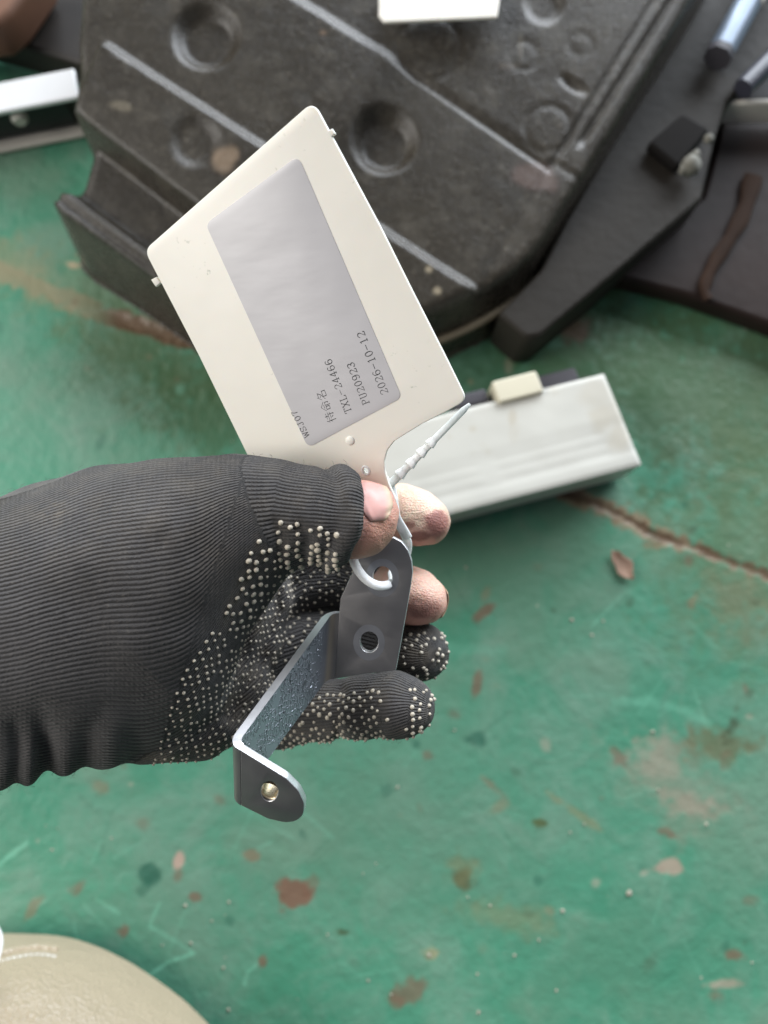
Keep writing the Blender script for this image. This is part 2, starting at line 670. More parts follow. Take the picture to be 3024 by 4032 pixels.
# long cracks across the floor
cr1 = [(2230, 1940), (2330, 1975), (2440, 2030), (2560, 2100), (2680, 2140), (2800, 2180), (2900, 2225), (3024, 2265), (3200, 2320)]
cr2 = [(-60, 1050), (120, 1120), (280, 1180), (400, 1240), (520, 1270), (640, 1310), (760, 1350), (900, 1400), (1100, 1480)]
d1, d2 = line_d(cr1), line_d(cr2)
wide1 = 40 - 22 * sstep(2500, 2900, PX)
over((0.25, 0.17, 0.105), 0.85 * sstep(0.25, 0.5, nA + 0.25 * sstep(2700, 2400, PX)) * sstep(wide1 * 1.3, wide1 * 0.6, d1 + (nB - 0.5) * 60 + (nA - 0.5) * 30))
over((0.095, 0.055, 0.032), 0.85 * sstep(26, 4, d1 + (nB - 0.5) * 44 + (nA - 0.5) * 30))
over((0.15, 0.080, 0.05), 0.85 * sstep(44, 26, d2 + (nB - 0.5) * 40) * sstep(330, 470, PX))
over((0.24, 0.20, 0.12), 0.7 * sstep(44, 26, d2 + (nB - 0.5) * 50) * sstep(470, 300, PX))
# bare chips and stains that can be told apart
for b in [
    (1168, 3520, 66, 62, 0, BRN, .9, .18, .9), (1222, 3490, 26, 46, 25, BRN, .45, .3, .6), (1900, 2415, 60, 22, -35, BRN, .75, .3, .6),
    (1880, 2690, 22, 58, 12, BRN, .7, .3, .6), (705, 3390, 20, 34, 15, PINK, .9, .3, .4), (762, 3530, 26, 18, 0, BRN, .7, .3),
    (310, 3500, 34, 24, -40, BRN, .6, .3), (125, 3580, 50, 16, -50, (0.20, 0.15, 0.09), .6, .4), (490, 3665, 22, 26, 0, BRN, .7, .3),
    (995, 3370, 30, 18, 5, (0.20, 0.12, 0.07), .6, .3), (1033, 3785, 20, 22, 0, BRN, .75, .3), (590, 3445, 44, 42, 0, DKG, .9, .3, .3),
    (560, 3505, 24, 24, 0, DKG, .5, .5), (1345, 3670, 26, 18, 0, (0.05, 0.06, 0.02), .8, .4), (1610, 3910, 62, 38, -15, BRN, .65, .35),
    (1560, 3950, 26, 22, 0, BRN, .45, .4), (1695, 3755, 30, 24, 35, (0.30, 0.27, 0.15), .7, .4), (2560, 2990, 90, 75, 60, PINK, .5, .7, 1.5),
    (2690, 3160, 110, 38, 15, PINK, .6, .6, 1.5), (2640, 3090, 220, 130, 35, (0.22, 0.23, 0.17), .5, .7, 1.5), (2850, 2930, 100, 70, 0, (0.13, 0.12, 0.06), .7, .6),
    (2640, 3415, 50, 26, 5, PINK, .7, .4), (2440, 2975, 26, 44, -25, BRN, .5, .4), (2615, 3275, 34, 16, 25, BRN, .6, .4),
    (2885, 3760, 42, 22, 10, BRN, .7, .4), (2850, 3875, 60, 18, -5, PINK, .55, .4), (2820, 3920, 30, 24, 0, BRN, .5, .5),
    (2950, 3540, 30, 22, 0, BRN, .4, .5), (2270, 3200, 120, 16, 35, (0.22, 0.20, 0.10), .5, .5), (1920, 3080, 60, 16, 40, (0.18, 0.13, 0.08), .55, .5),
    (1680, 2970, 22, 20, 0, BRN, .5, .4), (1880, 2910, 34, 26, 0, DKG, .7, .5), (1640, 2930, 26, 22, 0, DKG, .6, .5), (1820, 3460, 34, 40, -20, (0.06, 0.07, 0.03), .75, .5),
    (1810, 3420, 60, 60, 0, (0.16, 0.15, 0.07), .5, .6), (1990, 3610, 150, 50, 15, (0.18, 0.19, 0.10), .45, .7), (2130, 3240, 24, 16, 0, (0.07, 0.08, 0.02), .8, .4),
    (2250, 1300, 50, 40, 0, BRN, .7, .4), (2880, 2860, 26, 60, 20, (0.05, 0.06, 0.03), .7, .4), (250, 2920, 40, 20, 0, (0.16, 0.16, 0.08), .5, .5),
    (860, 3150, 22, 18, 0, BRN, .4, .5), (400, 3100, 30, 24, 0, (0.2, 0.14, 0.08), .5, .4), (560, 3240, 30, 22, 0, BRN, .35, .5),
    (1520, 3110, 26, 22, 0, DKG, .4, .5), (2240, 1290, 90, 60, 0, (0.07, 0.05, 0.03), .5, .6), (130, 1130, 200, 50, 25, (0.26, 0.24, 0.14), .35, .5),
    (285, 1040, 26, 18, 0, (0.45, 0.34, 0.22), .8, .4), (2880, 2360, 110, 120, 0, (0.17, 0.16, 0.09), .5, .6), (2720, 2370, 24, 22, 0, (0.24, 0.16, 0.09), .6, .4),
]:
    blot(*b)
for k in range(150):      # small stains thrown about by use
    x, y = rng.uniform(-100, 3100), rng.uniform(900, 4060)
    r = rng.uniform(5, 22) * (0.6 + 0.5 * y / 4032)
    c = [BRN, DKG, (0.05, 0.07, 0.04), PALE, (0.11, 0.30, 0.20), (0.22, 0.17, 0.10)][rng.integers(6)]
    blot(x, y, r * rng.uniform(0.8, 2.0), r, rng.uniform(0, 180), c, rng.uniform(0.15, 0.55), 0.6, 0.6)
# scratches that show the brighter coat
for pts, wd, s in [([(-40, 3430), (105, 3320)], 16, .6), ([(560, 3860), (660, 3790), (765, 3755)], 11, .8), ([(755, 3745), (660, 3690), (590, 3650)], 9, .6),
                   ([(590, 3640), (625, 3560)], 10, .4), ([(380, 3540), (470, 3600)], 10, .5), ([(960, 3880), (975, 3830), (1010, 3800)], 12, .5),
                   ([(2420, 2760), (2560, 2760), (2700, 2800), (2790, 2850)], 26, .35), ([(290, 3640), (310, 3720)], 9, .4), ([(360, 3400), (390, 3330)], 10, .3),
                   ([(1700, 2550), (1990, 2560)], 30, .2), ([(330, 3560), (420, 3660)], 8, .35)]:
    over(MINT, s * sstep(wd, wd * 0.3, line_d(pts) + (nB - 0.5) * wd))
for k in range(40):
    x, y = rng.uniform(0, 3024), rng.uniform(2300, 4032)
    a = rng.uniform(0, 6.28)
    L = rng.uniform(60, 260)
    over(MINT if k % 3 else (0.05, 0.14, 0.09), rng.uniform(0.12, 0.34) * sstep(8, 2, line_d([(x, y), (x + L * math.cos(a), y + L * math.sin(a))])))
hz = -0.0009 * sstep(22, 4, d1 + (nB - 0.5) * 24) 
hz += -0.0015 * sstep(30, 12, d2 + (nB - 0.5) * 30) * sstep(380, 480, PX)
hz += (nC - 0.5) * 0.0012 * (amt > -1) + 0.0006 * (nB - 0.5)
hz *= (np.abs(GX) < 0.372) & (GY < 0.642) & (GY > -0.342)
FP[..., 2] = hz
ny, nx = GX.shape
idx = np.arange(ny * nx).reshape(ny, nx)
fq = np.stack([idx[:-1, :-1], idx[:-1, 1:], idx[1:, 1:], idx[1:, :-1]], -1).reshape(-1, 4)
floor = mesh_obj("floor", FP.reshape(-1, 3), fq, MAT['floor'])
tag(floor, kind='structure')
add_attr(floor, 'paint', np.concatenate([col.reshape(-1, 3), np.ones((ny * nx, 1))], 1), 'FLOAT_COLOR')
add_attr(floor, 'paint_amount', amt.ravel())

# loose grit on the floor
gv, gf = [], []
spec = [(205, 3345, 9), (730, 3565, 12), (752, 3712, 9), (902, 3552, 10), (835, 3625, 8), (670, 3900, 9), (900, 3975, 11), (1885, 3985, 12), (2475, 3515, 20), (2215, 3585, 14),
        (2120, 3700, 9), (2025, 3760, 10), (1930, 3565, 9), (1842, 3532, 8), (2190, 3900, 9), (1565, 3100, 11), (1790, 2875, 10), (2300, 3245, 8), (2245, 3278, 8), (2590, 3110, 10),
        (2780, 3245, 12), (1690, 3760, 14), (1880, 3835, 9), (2375, 2445, 10), (2250, 2440, 14), (2115, 2385, 10), (2330, 2500, 11), (1540, 3915, 8), (880, 3810, 9), (440, 3300, 8),
        (1290, 3680, 8), (1450, 3860, 8), (1835, 2235, 14), (2570, 2880, 12), (640, 3720, 7), (1480, 3400, 7), (1430, 3440, 7), (2960, 3790, 8), (2760, 3850, 7)]
for k in range(60):
    spec.append((rng.uniform(0, 3024), rng.uniform(1400, 4032), 2.0 + 4.5 * rng.random() ** 2.5))
for (x, y, r) in spec:
    c = on_z(x, y, 0.0)
    s = 0.62 * r * np.linalg.norm(c - CAM) / F_PX
    b = len(gv)
    for d in [(1, 0, .25), (0.3, 0.9, .3), (-.8, .5, .2), (-.7, -.6, .3), (.4, -.9, .25), (.1, .05, .85), (0, 0, -.1)]:
        gv.append(c + s * np.array(d) * rng.uniform(0.7, 1.25, 3))
    for i in range(5):
        gf += [(b + i, b + (i + 1) % 5, b + 5), (b + (i + 1) % 5, b + i, b + 6)]
o = mesh_obj("floor_grit", gv, gf, MAT['grit'], smooth=False)
tag(o, kind='stuff')

# dry curled scraps
def scrap(px, rot, L, W, label):
    c = on_z(*px, 0.0015)
    V, Fc = [], []
    n, m = 9, 5
    a = math.radians(rot)
    for i in range(n):
        u = i / (n - 1) * 2 - 1
        for j in range(m):
            v = j / (m - 1) * 2 - 1
            wv = W * (1 - abs(u) ** 1.8 * 0.8) * v * (1 + 0.25 * math.sin(5 * u + v))
            lx = L * u + 0.15 * L * math.sin(3 * v)
            V.append(c + np.array([lx * math.cos(a) - wv * math.sin(a), lx * math.sin(a) + wv * math.cos(a), 0.0004 + 0.0014 * v * v + 0.0012 * u * u * (1 + 0.4 * v)]))
    for i in range(n - 1):
        for j in range(m - 1):
            Fc.append((i * m + j, (i + 1) * m + j, (i + 1) * m + j + 1, i * m + j + 1))
    V = np.array(V)
    V[:, 2] += 0.0006 * vnoise(V * 900, 4)
    o = mesh_obj("dry_scrap", V, Fc, MAT['scrap'], loc=tuple(c))
    m_ = o.modifiers.new("solid", 'SOLIDIFY')
    m_.thickness = 0.0006
    finish(o, subsurf=1)
    return tag(o, label, "scrap")


scrap((2448, 2225), -62, 0.011, 0.006, "curled brown scrap below the floor crack, pale at its lower end")


# ================================================================== BIG BLACK MOULDED PLASTIC
ZT, KT, YT = 0.046, 0.16, 0.12          # top plane: height at y = YT and its rise towards the far side


def on_top(x, y, lift=0.0):
    r = c2w(cs(x, y, 1.0)) - CAM
    t = (ZT + lift - KT * YT - CAM_H) / (r[2] - KT * r[1])
    return CAM + r * t


def pl(x, y):
    return on_top(x, y)[:2]


K = 3024 / 1659.0
outl_px = [(345, -420), (330, 0), (316, 200), (322, 310), (306, 400), (312, 490), (352, 560), (300, 735), (222, 765), (206, 800), (250, 850), (430, 965), (690, 1150), (900, 1280), (1250, 1350),
           (1560, 1290), (1740, 1222), (1890, 1150), (2010, 1080), (2105, 990), (2170, 900), (2235, 790), (2330, 640), (2480, 400), (2640, 140), (2760, -60), (2960, -420)]
outl = np.array(round_poly([pl(*p) for p in outl_px], 0.022, 5))
lo, hi = outl.min(0) - 0.02, outl.max(0) + 0.02
bx, by = np.arange(lo[0], hi[0], 0.0015), np.arange(lo[1], hi[1], 0.0015)
BX, BY = np.meshgrid(bx, by)


def poly_sd(P, X, Y):
    """signed distance to a polygon, positive inside"""
    d = np.full(X.shape, 1e9)
    ins = np.zeros(X.shape, bool)
    n = len(P)
    for i in range(n):
        a, b = P[i], P[(i + 1) % n]
        e = b - a
        t = np.clip(((X - a[0]) * e[0] + (Y - a[1]) * e[1]) / (e @ e), 0, 1)
        d = np.minimum(d, np.hypot(X - a[0] - t * e[0], Y - a[1] - t * e[1]))
        c = ((a[1] > Y) != (b[1] > Y)) & (X < (b[0] - a[0]) * (Y - a[1]) / (b[1] - a[1] + 1e-12) + a[0])
        ins ^= c
    return np.where(ins, d, -d)


def seg_coords(p0, p1):
    """(along, across) metric coordinates of the grid about a line given in photo pixels; across grows towards the viewer's lower left"""
    a, b = pl(*p0), pl(*p1)
    e = (b - a)
    L = np.linalg.norm(e)
    e /= L
    n = np.array([e[1], -e[0]])
    return (BX - a[0]) * e[0] + (BY - a[1]) * e[1], (BX - a[0]) * n[0] + (BY - a[1]) * n[1], L


SD = poly_sd(outl, BX, BY)
Z = np.zeros_like(BX)
wobl = (fbm(np.stack([BX, BY], -1) * 40, 3, 5) - 0.5) * 0.0007
# shoulder at the upper right of the middle panel
t, s, L = seg_coords((1160, 0), (1545, 240))
Z += 0.006 * sstep(-0.004, 0.005, s + wobl) * sstep(L + 0.02, L - 0.004, t) - 0.0006 * sstep(0.004, 0.0, np.abs(s)) * sstep(L - 0.02, L + 0.03, t) * sstep(L + 0.19, L + 0.15, t)
# long raised panel
t, s, L = seg_coords((425, 205), (1875, 1150))
on_t = sstep(-0.004, 0.003, t - 0.20 * s) * sstep(L + 0.012, L, t)
t2, s2, L2 = seg_coords((345, 520), (675, 770))
up1 = sstep(-0.0035, 0.0045, s + wobl) * on_t
up1 *= sstep(0.003, -0.003, s2 + wobl)
Z += 0.0075 * up1
# lower ledge beyond the crease, then the double lip
Z -= 0.012 * sstep(-0.002, 0.004, s2 + wobl)
t3, s3, L3 = seg_coords((240, 760), (590, 1020))
Z += 0.010 * sstep(-0.009, 0.000, s3) + 0.002 * sstep(0.004, 0.009, s3) - 0.0035 * np.exp(-((s3 - 0.004) / 0.0022) ** 2)
# round pits with sloping walls, and faint moulded rings
for (x, y, rpx, dep, ww) in [(820, 165, 118, 0.0066, 0.0043), (1515, 555, 124, 0.0066, 0.0043), (2145, 10, 72, 0.003, 0.003), (790, 610, 98, 0.0025, 0.004)]:
    c = pl(x, y)
    rad = rpx * np.linalg.norm(on_top(x, y) - CAM) / F_PX * 1.02
    q = np.hypot(BX - c[0], (BY - c[1])) + wobl * 0.6
    Z -= dep * sstep(rad, rad - ww * 2.4, q)
for (x, y, rpx, dep) in [(1690, 190, 105, 0.0005), (2160, 500, 78, 0.0005), (2065, 215, 46, 0.0004), (470, 340, 60, 0.0004), (2290, 170, 36, 0.0003)]:
    c = pl(x, y)
    rad = rpx * np.linalg.norm(on_top(x, y) - CAM) / F_PX
    q = np.hypot(BX - c[0], BY - c[1])
    Z -= dep * np.exp(-((q - rad) / 0.0022) ** 2)
# grooves along the right border
for (p0, p1, wd, dep) in [((2165, 660), (2610, -60), 0.0018, 0.0022), ((2290, 560), (2680, -60), 0.0022, 0.003), ((1545, 240), (2165, 660), 0.0016, 0.0018), ((2220, 300), (2295, 350), 0.0024, 0.003),
                          ((2165, 660), (1900, 1120), 0.003, 0.0008)]:
    t, s, L = seg_coords(p0, p1)
    Z -= dep * np.exp(-(s / wd) ** 2) * sstep(-0.006, 0.006, t) * sstep(L + 0.006, L - 0.006, t)
Z += (fbm(np.stack([BX, BY], -1) * 9, 3, 8) - 0.5) * 0.004 + (fbm(np.stack([BX, BY], -1) * 260, 2, 14) - 0.5) * 0.0002
# rounded rim and drafted side down to the floor
rimw = 0.007
edge = np.clip(SD / rimw, 0, 1)
TOP = ZT + KT * (BY - YT)
H = TOP + Z - 0.006 * (1 - np.sqrt(1 - (1 - edge) ** 2))
side = np.clip((SD + 0.010) / 0.010, 0, 1)
H = np.where(SD > 0, H, (TOP - 0.006 + Z) * side + 0.001)
# thin lip round the near right corner
keep = SD > -0.0125
idx = np.full(BX.shape, -1)
idx[keep] = np.arange(keep.sum())
q = np.stack([idx[:-1, :-1], idx[:-1, 1:], idx[1:, 1:], idx[1:, :-1]], -1).reshape(-1, 4)
q = q[(q >= 0).all(1)]
BV = np.stack([BX[keep], BY[keep], H[keep]], -1)
base = (float(BV[:, 0].mean()), float(BV[:, 1].mean()), 0.0)
housing = root("plastic_housing", "large black moulded plastic housing with round pits lying dusty on the green floor", "plastic housing", base)
hb = mesh_obj("shell", BV, q, MAT['black'], housing)
hx, hy = px_of(BV)
pa = np.zeros(len(BV))
pcol = np.zeros((len(BV), 4))
pcol[:, 3] = 1
nz = fbm(BV[:, :2] * 60, 3, 31)
for (x, y, rx, ry, c, st) in [(890, 620, 70, 60, (0.26, 0.19, 0.13), .8), (2110, 700, 90, 60, (0.16, 0.115, 0.10), .7), (480, 420, 60, 30, (0.22, 0.19, 0.14), .7), (1690, 1060, 14, 14, (0.40, 0.34, 0.24), .8),
                              (1722, 1145, 14, 12, (0.40, 0.34, 0.24), .8), (2050, 190, 12, 60, (0.25, 0.22, 0.17), .5), (2000, 260, 50, 16, (0.25, 0.2, 0.15), .4), (1270, 130, 14, 12, (0.3, 0.2, 0.13), .6)]:
    a = st * sstep(1.3, 0.6, np.hypot((hx - x) / rx, (hy - y) / ry) + (nz - 0.5) * 1.2)
    pcol[:, :3] = pcol[:, :3] * (1 - a[:, None]) + np.array(c) * a[:, None]
    pa = a + pa * (1 - a)
add_attr(hb, 'paint', pcol, 'FLOAT_COLOR')
add_attr(hb, 'paint_amount', pa)
# tan rubber edge along the near right corner
lip_path = np.array([on_z(x, y, 0.030) for x, y in [(1700, 1352), (1800, 1312), (1900, 1262), (2020, 1188), (2120, 1098), (2185, 1000), (2225, 905)]])
lip_path = catmull(lip_path, 6)
sweep("edge_strip", lip_path, lambda i, t: [(0.0028 * math.cos(a), 0.0030 * math.sin(a)) for a in np.linspace(0, 6.283, 9)[:-1]],
      simple("tan_edge_rubber", (0.19, 0.155, 0.105), 0.6, var=0.3), housing)


# ================================================================== THINGS ROUND THE HOUSING
def slab(name, pts_px, z0, z1, mat, parent=None, bevel=0.003, loc=None):
    """a block whose top outline was seen at z1; stands straight down to z0"""
    top = [on_z(x, y, z1) for x, y in pts_px]
    bot = [np.array([p[0], p[1], z0]) for p in top]
    return prism(name, bot, top, mat, parent, bevel, loc=loc)


def base_of(pts_px, z1):
    P = np.array([on_z(x, y, z1) for x, y in pts_px])
    return (float(P[:, 0].mean()), float(P[:, 1].mean()), 0.0)


# dark rail beside the housing
rp = [(1960, 1235), (2130, 1060), (2230, 860), (2390, 590), (2570, 300), (2720, 40), (2890, -260), (3300, -260), (3140, 60), (3024, 265), (2872, 400), (2820, 540), (2768, 780), (2420, 1080), (2130, 1320), (2070, 1330)]
rail = root("steel_rail", "dark grimy flat rail running along the right side of the black housing", "rail", base_of(rp, 0.05))
slab("rail_body", rp, 0.003, 0.05, MAT['dark'], rail, 0.003)
nb = [(2552, 560), (2690, 440), (2800, 505), (2672, 660)]  # black block added where the rail has a dark opening
blk = root("opening_block", "dark square block set in place of an opening in the rail, with pale lumps", "dark block", base_of(nb, 0.066))
blk.location.z = 0.05
slab("block_body", nb, 0.0505, 0.060, simple("opening_black", (0.008, 0.007, 0.0065), 0.8, spec=0.1), blk, 0.003)
cv, cf = [], []
for (x, y, r) in [(2722, 655, 21), (2694, 668, 11), (2790, 548, 11), (2738, 612, 12)]:
    c = on_z(x, y, 0.061)
    s_ = r * 0.85 / F_PX
    b = len(cv)
    ico = bmesh.new()
    bmesh.ops.create_icosphere(ico, subdivisions=2, radius=1)
    for v in ico.verts:
        p = np.array(v.co)
        cv.append(c + s_ * p * (0.55 + 0.9 * vnoise(p * 2.6 + x, 3)))
    cf += [tuple(b + v.index for v in f.verts) for f in ico.faces]
    ico.free()
o = mesh_obj("crumbs", cv, cf, simple("chalky_crumbs", (0.13, 0.125, 0.105), 0.9, var=0.5, scale=200), blk)
tag(o, kind='stuff')
# hexagonal pin on the rail
pa_, pb_ = on_z(2838, 205, 0.062), on_z(2985, -60, 0.062)
pin = root("steel_pin", "blue grey steel pin with a black end cap lying on the dark rail", "pin", tuple(pa_ - np.array([0, 0, 0.012])))
dirp = (pb_ - pa_) / np.linalg.norm(pb_ - pa_)
Lp = np.linalg.norm(pb_ - pa_)
ringp = lambda r: (lambda i, t: [(r * math.cos(a + 0.3), r * math.sin(a + 0.3)) for a in np.linspace(0, 6.283, 9)[:-1]])
sweep("rod", np.array([pa_ + dirp * Lp * k for k in (0, .3, .6, 0.72)]), ringp(0.0092), MAT['bluesteel'], pin, smooth=False)
sweep("collar", np.array([pa_ + dirp * Lp * k for k in (.72, .8, 1.0, 1.6)]), ringp(0.0098), MAT['bone'], pin, smooth=False)
sweep("end_cap", np.array([pa_ + dirp * Lp * k for k in (-.09, -.05, 0.0)]), ringp(0.0096), MAT['rubber'], pin, smooth=False)

# rusty sheet on the right
sp_ = [(2400, 1085), (2560, 935), (2770, 770), (2825, 540), (2850, 420), (3400, 405), (3400, 1440), (3024, 1275), (2700, 1160)]
sheet = root("rusty_sheet", "dark rust stained metal sheet on the floor beyond the rail", "metal sheet", base_of(sp_, 0.02))
slab("sheet_plate", sp_, 0.002, 0.02, simple("rusty_plate", (0.020, 0.013, 0.011), 0.5, var=0.7, scale=14, bump=0.0003, spec=0.15), sheet, 0.004)
rb = [on_z(x, y, 0.023) for x, y in [(2968, 690), (2935, 820), (2880, 930), (2810, 1040), (2775, 1130), (2790, 1180)]]
sweep("rust_seam", catmull(rb, 6), lambda i, t: [(0.0065 * (1 - 0.5 * t) * (1 + 0.12 * math.sin(i * 0.9)) * math.cos(a), 0.0015 * math.sin(a)) for a in np.linspace(0, 6.283, 11)[:-1]], simple('dark_rust', (0.026, 0.0135, 0.008), 0.7, var=0.6, scale=40, spec=0.1), sheet)
pbp = [(2862, 388), (3300, 378), (3300, 402), (2858, 408)]
o = slab("pale_batten", pbp, 0.024, 0.045, MAT['bone'], None, 0.002, loc=base_of(pbp, 0.03))
tag(o, "thin pale strip lying across the top of the rusty sheet", "strip")
q0, q1 = on_z(2925, 350, 0.055), on_z(3165, 110, 0.055)
o = sweep("dull_pipe", np.array([q0, (q0 + q1) / 2, q1, q1 * 2 - q0]), lambda i, t: [(0.007 * math.cos(a), 0.007 * math.sin(a)) for a in np.linspace(0, 6.283, 17)[:-1]],
          simple("dull_grey_paint", (0.035, 0.036, 0.05), 0.4), None, loc=tuple(q0 - np.array([0, 0, 0.016])))
tag(o, "dull grey round pipe end beyond the rusty sheet, above the pale strip", "pipe")
dk = [(2900, 300), (3024, 150), (3500, 60), (3500, 390), (2862, 396)]
o = slab("dark_crate_side", dk, 0.001, 0.022, simple("black_grime", (0.012, 0.010, 0.010), 0.6, var=0.4), None, 0.003, loc=base_of(dk, 0.02))
o.name = "grimy_block"
tag(o, "black grimy slab under the pipe end and the pale strip", "slab")

# bright aluminium channel on the left
chan = root("aluminium_channel", "bright aluminium channel lying on the floor, running under the black housing", "channel", tuple(on_z(150, 560, 0)))
A0, A1 = on_z(-500, 690, 0.001), on_z(390, 515, 0.001)   # bottom front edge
ex = (A1 - A0) / np.linalg.norm(A1 - A0)
eyv = np.array([-ex[1], ex[0], 0])
hC = min(np.linspace(0.02, 0.09, 71), key=lambda z: abs(on_z(0, 425, z)[1] - on_z(0, 562, 0.001)[1]))
dC = np.linalg.norm(on_z(0, 318, hC) - on_z(0, 425, hC))


def cbox(name, y0, y1, z0, z1, mat, x0=0.0, x1=None, bevel=0.0015):
    x1 = np.linalg.norm(A1 - A0) if x1 is None else x1
    b = [A0 + ex * x + eyv * y + np.array([0, 0, z0]) for x, y in ((x0, y0), (x1, y0), (x1, y1), (x0, y1))]
    tp = [p + np.array([0, 0, z1 - z0]) for p in b]
    return prism(name, b, tp, mat, chan, bevel)


cbox("top_flange", -0.002, dC, hC - 0.004, hC, MAT['chrome'])
cbox("web", 0.006, 0.010, 0.0045, hC - 0.0045, simple("brown_black_paint", (0.034, 0.025, 0.018), 0.5, var=0.4))
cbox("bottom_flange", -0.004, dC, 0.0, 0.0042, MAT['bone'])
bc = on_z(48, 462, 0.04)
bc = A0 + ex * ((bc - A0) @ ex) + np.array([0, 0, hC * 0.68]) + eyv * 0.0062
cbox("dark_patch", 0.0035, 0.0058, 0.006, hC - 0.006, simple("black_patch", (0.018, 0.018, 0.020), 0.5), 0.0, ((bc - A0) @ ex) + 0.035)
bv, bf = [], []
sweep("bolt_head", np.array([bc - eyv * (0.0035 + k) for k in (0.0, 0.003, 0.0055)]), lambda i, t: [((0.0058, 0.0058, 0.0040)[i] * math.cos(a), (0.0058, 0.0058, 0.0040)[i] * math.sin(a)) for a in np.linspace(0, 6.283, 17)[:-1]],
      MAT['bone'], chan)

# grimy things in the far left corner
dp = [(-400, 60), (60, 120), (130, 60), (250, -120), (380, -160), (372, 262), (330, 255), (170, 205)]
o = slab("grimy_tray", dp, 0.001, 0.028, simple("brown_grime", (0.016, 0.012, 0.009), 0.55, var=0.5, scale=25), None, 0.004, loc=base_of(dp, 0.028))
tag(o, "dark brown grimy tray on the floor behind the aluminium channel", "tray")
ob = [(-500, 130), (-20, 100), (50, 35), (110, -50), (180, -150), (-500, -150)]
o = slab("rusty_box", ob, 0.029, 0.060, MAT['orange'], None, 0.006, loc=base_of(ob, 0.06))
o.location.z = 0.0
tag(o, "rust orange painted box corner standing on the grimy tray", "box")

# white tag lying on the housing
wp = [(1484, -160), (1980, -160), (1966, 18), (1958, 66), (1512, 86), (1490, 60), (1492, 18)]
top = [on_top(x, y, 0.014) for x, y in wp]
ctr = np.mean(top, 0)
o = root("white_tag", "white plastic tag lying flat on top of the black housing", "tag", (float(ctr[0]), float(ctr[1]), float(ctr[2]) - 0.003))
prism("plate", [p - np.array([0, 0, 0.0022]) for p in top], top, MAT['tag'], o, 0.0007)

# ================================================================== OFF-WHITE BOX
BZ0, BZ1 = 0.003, 0.045
FL, FR = on_z(1400, 2118, BZ1), on_z(2527, 1828, BZ1)       # front top edge
BR = on_z(2379, 1470, BZ1)
exb = (FR - FL) / np.linalg.norm(FR - FL)
eyb = np.array([-exb[1], exb[0], 0])
LB = np.linalg.norm(FR - FL)
DB = (BR - FR) @ eyb
SH = ((BR - FR) @ exb) / DB
box_root = root("plastic_box", "off-white flat plastic casing with a yellowed tab lying on the green floor", "plastic casing", tuple(on_z(2000, 1800, 0.0)))


def bpt(u, v, z):
    return FL + exb * (u + SH * v) + eyb * v + np.array([0, 0, z - BZ1])


def bblock(name, u0, u1, v0, v1, z0, z1, mat, bevel=0.0012, parent=None):
    b = [bpt(u, v, z0) for u, v in ((u0, v0), (u1, v0), (u1, v1), (u0, v1))]
    tp = [bpt(u, v, z1) for u, v in ((u0, v0), (u1, v0), (u1, v1), (u0, v1))]
    return prism(name, b, tp, mat, parent or box_root, bevel)


bx_m = NT("aged_white_plastic")
nn = bx_m.noise(20, 5, 0.6)
cc = bx_m.mix(nn, (0.47, 0.462, 0.418), (0.545, 0.535, 0.485))
cc = bx_m.mix(bx_m.ramp(bx_m.noise(34, 4, 0.6), [(0.60, 0.0), (0.76, 0.5)]), cc, (0.36, 0.31, 0.21))
pbx = bx_m.attr('paint_amount').outputs['Fac']
cc = bx_m.mix(pbx, cc, (0.36, 0.29, 0.18))
bx_m.set(Base_Color=cc, Roughness=0.42)
# body: height-field top with the three long ridges, then walls
nu, nv = 170, 60
U, Vv = np.meshgrid(np.linspace(0, LB, nu), np.linspace(0, DB, nv))
Zt = np.full_like(U, BZ1)
edge_d = np.minimum.reduce([Vv, DB - Vv, U, LB - U])
Zt -= 0.0007 * (1 - sstep(0, 0.0024, edge_d))
for k, vv in enumerate((0.012, 0.019, 0.026)):
    Zt += -0.0005 * 0.30 * np.exp(-((Vv - vv) / 0.0016) ** 2) * sstep(LB * 0.93, LB * 0.9, U) * sstep(0.56 * LB, 0.60 * LB, np.abs(U - LB * 0.5) + 0.30 * LB + 0 * U + (0.3 * LB if k == 3 else 0.25 * LB))
Zt += -0.0004 * sstep(0.006, 0.011, Vv) + 0.0003 * sstep(0.028, 0.036, Vv) + 0.0010 * (fbm(np.stack([U, Vv], -1) * 30, 3, 2) - 0.5)
TV = FL + exb * (U + SH * Vv)[..., None] + eyb * Vv[..., None]
TV[..., 2] = Zt
ids = np.arange(nu * nv).reshape(nv, nu)
fq = np.stack([ids[:-1, :-1], ids[:-1, 1:], ids[1:, 1:], ids[1:, :-1]], -1).reshape(-1, 4)
rim = np.concatenate([ids[0, :], ids[1:, -1], ids[-1, -2::-1], ids[-2:0:-1, 0]])
TVf = TV.reshape(-1, 3)
low = TVf[rim].copy()
low[:, 2] = BZ0
nr = len(rim)
lid = np.arange(nu * nv, nu * nv + nr)
walls = np.stack([rim, lid, np.roll(lid, -1), np.roll(rim, -1)], -1)
o = mesh_obj("casing", np.concatenate([TVf, low]), np.concatenate([fq, walls]), bx_m.m, box_root)
o.data.set_sharp_from_angle(angle=math.radians(50))
bxp, byp = px_of(np.concatenate([TVf, low]))
stain = np.zeros(len(bxp))
nzb = fbm(np.concatenate([TVf, low])[:, :2] * 80, 3, 5)
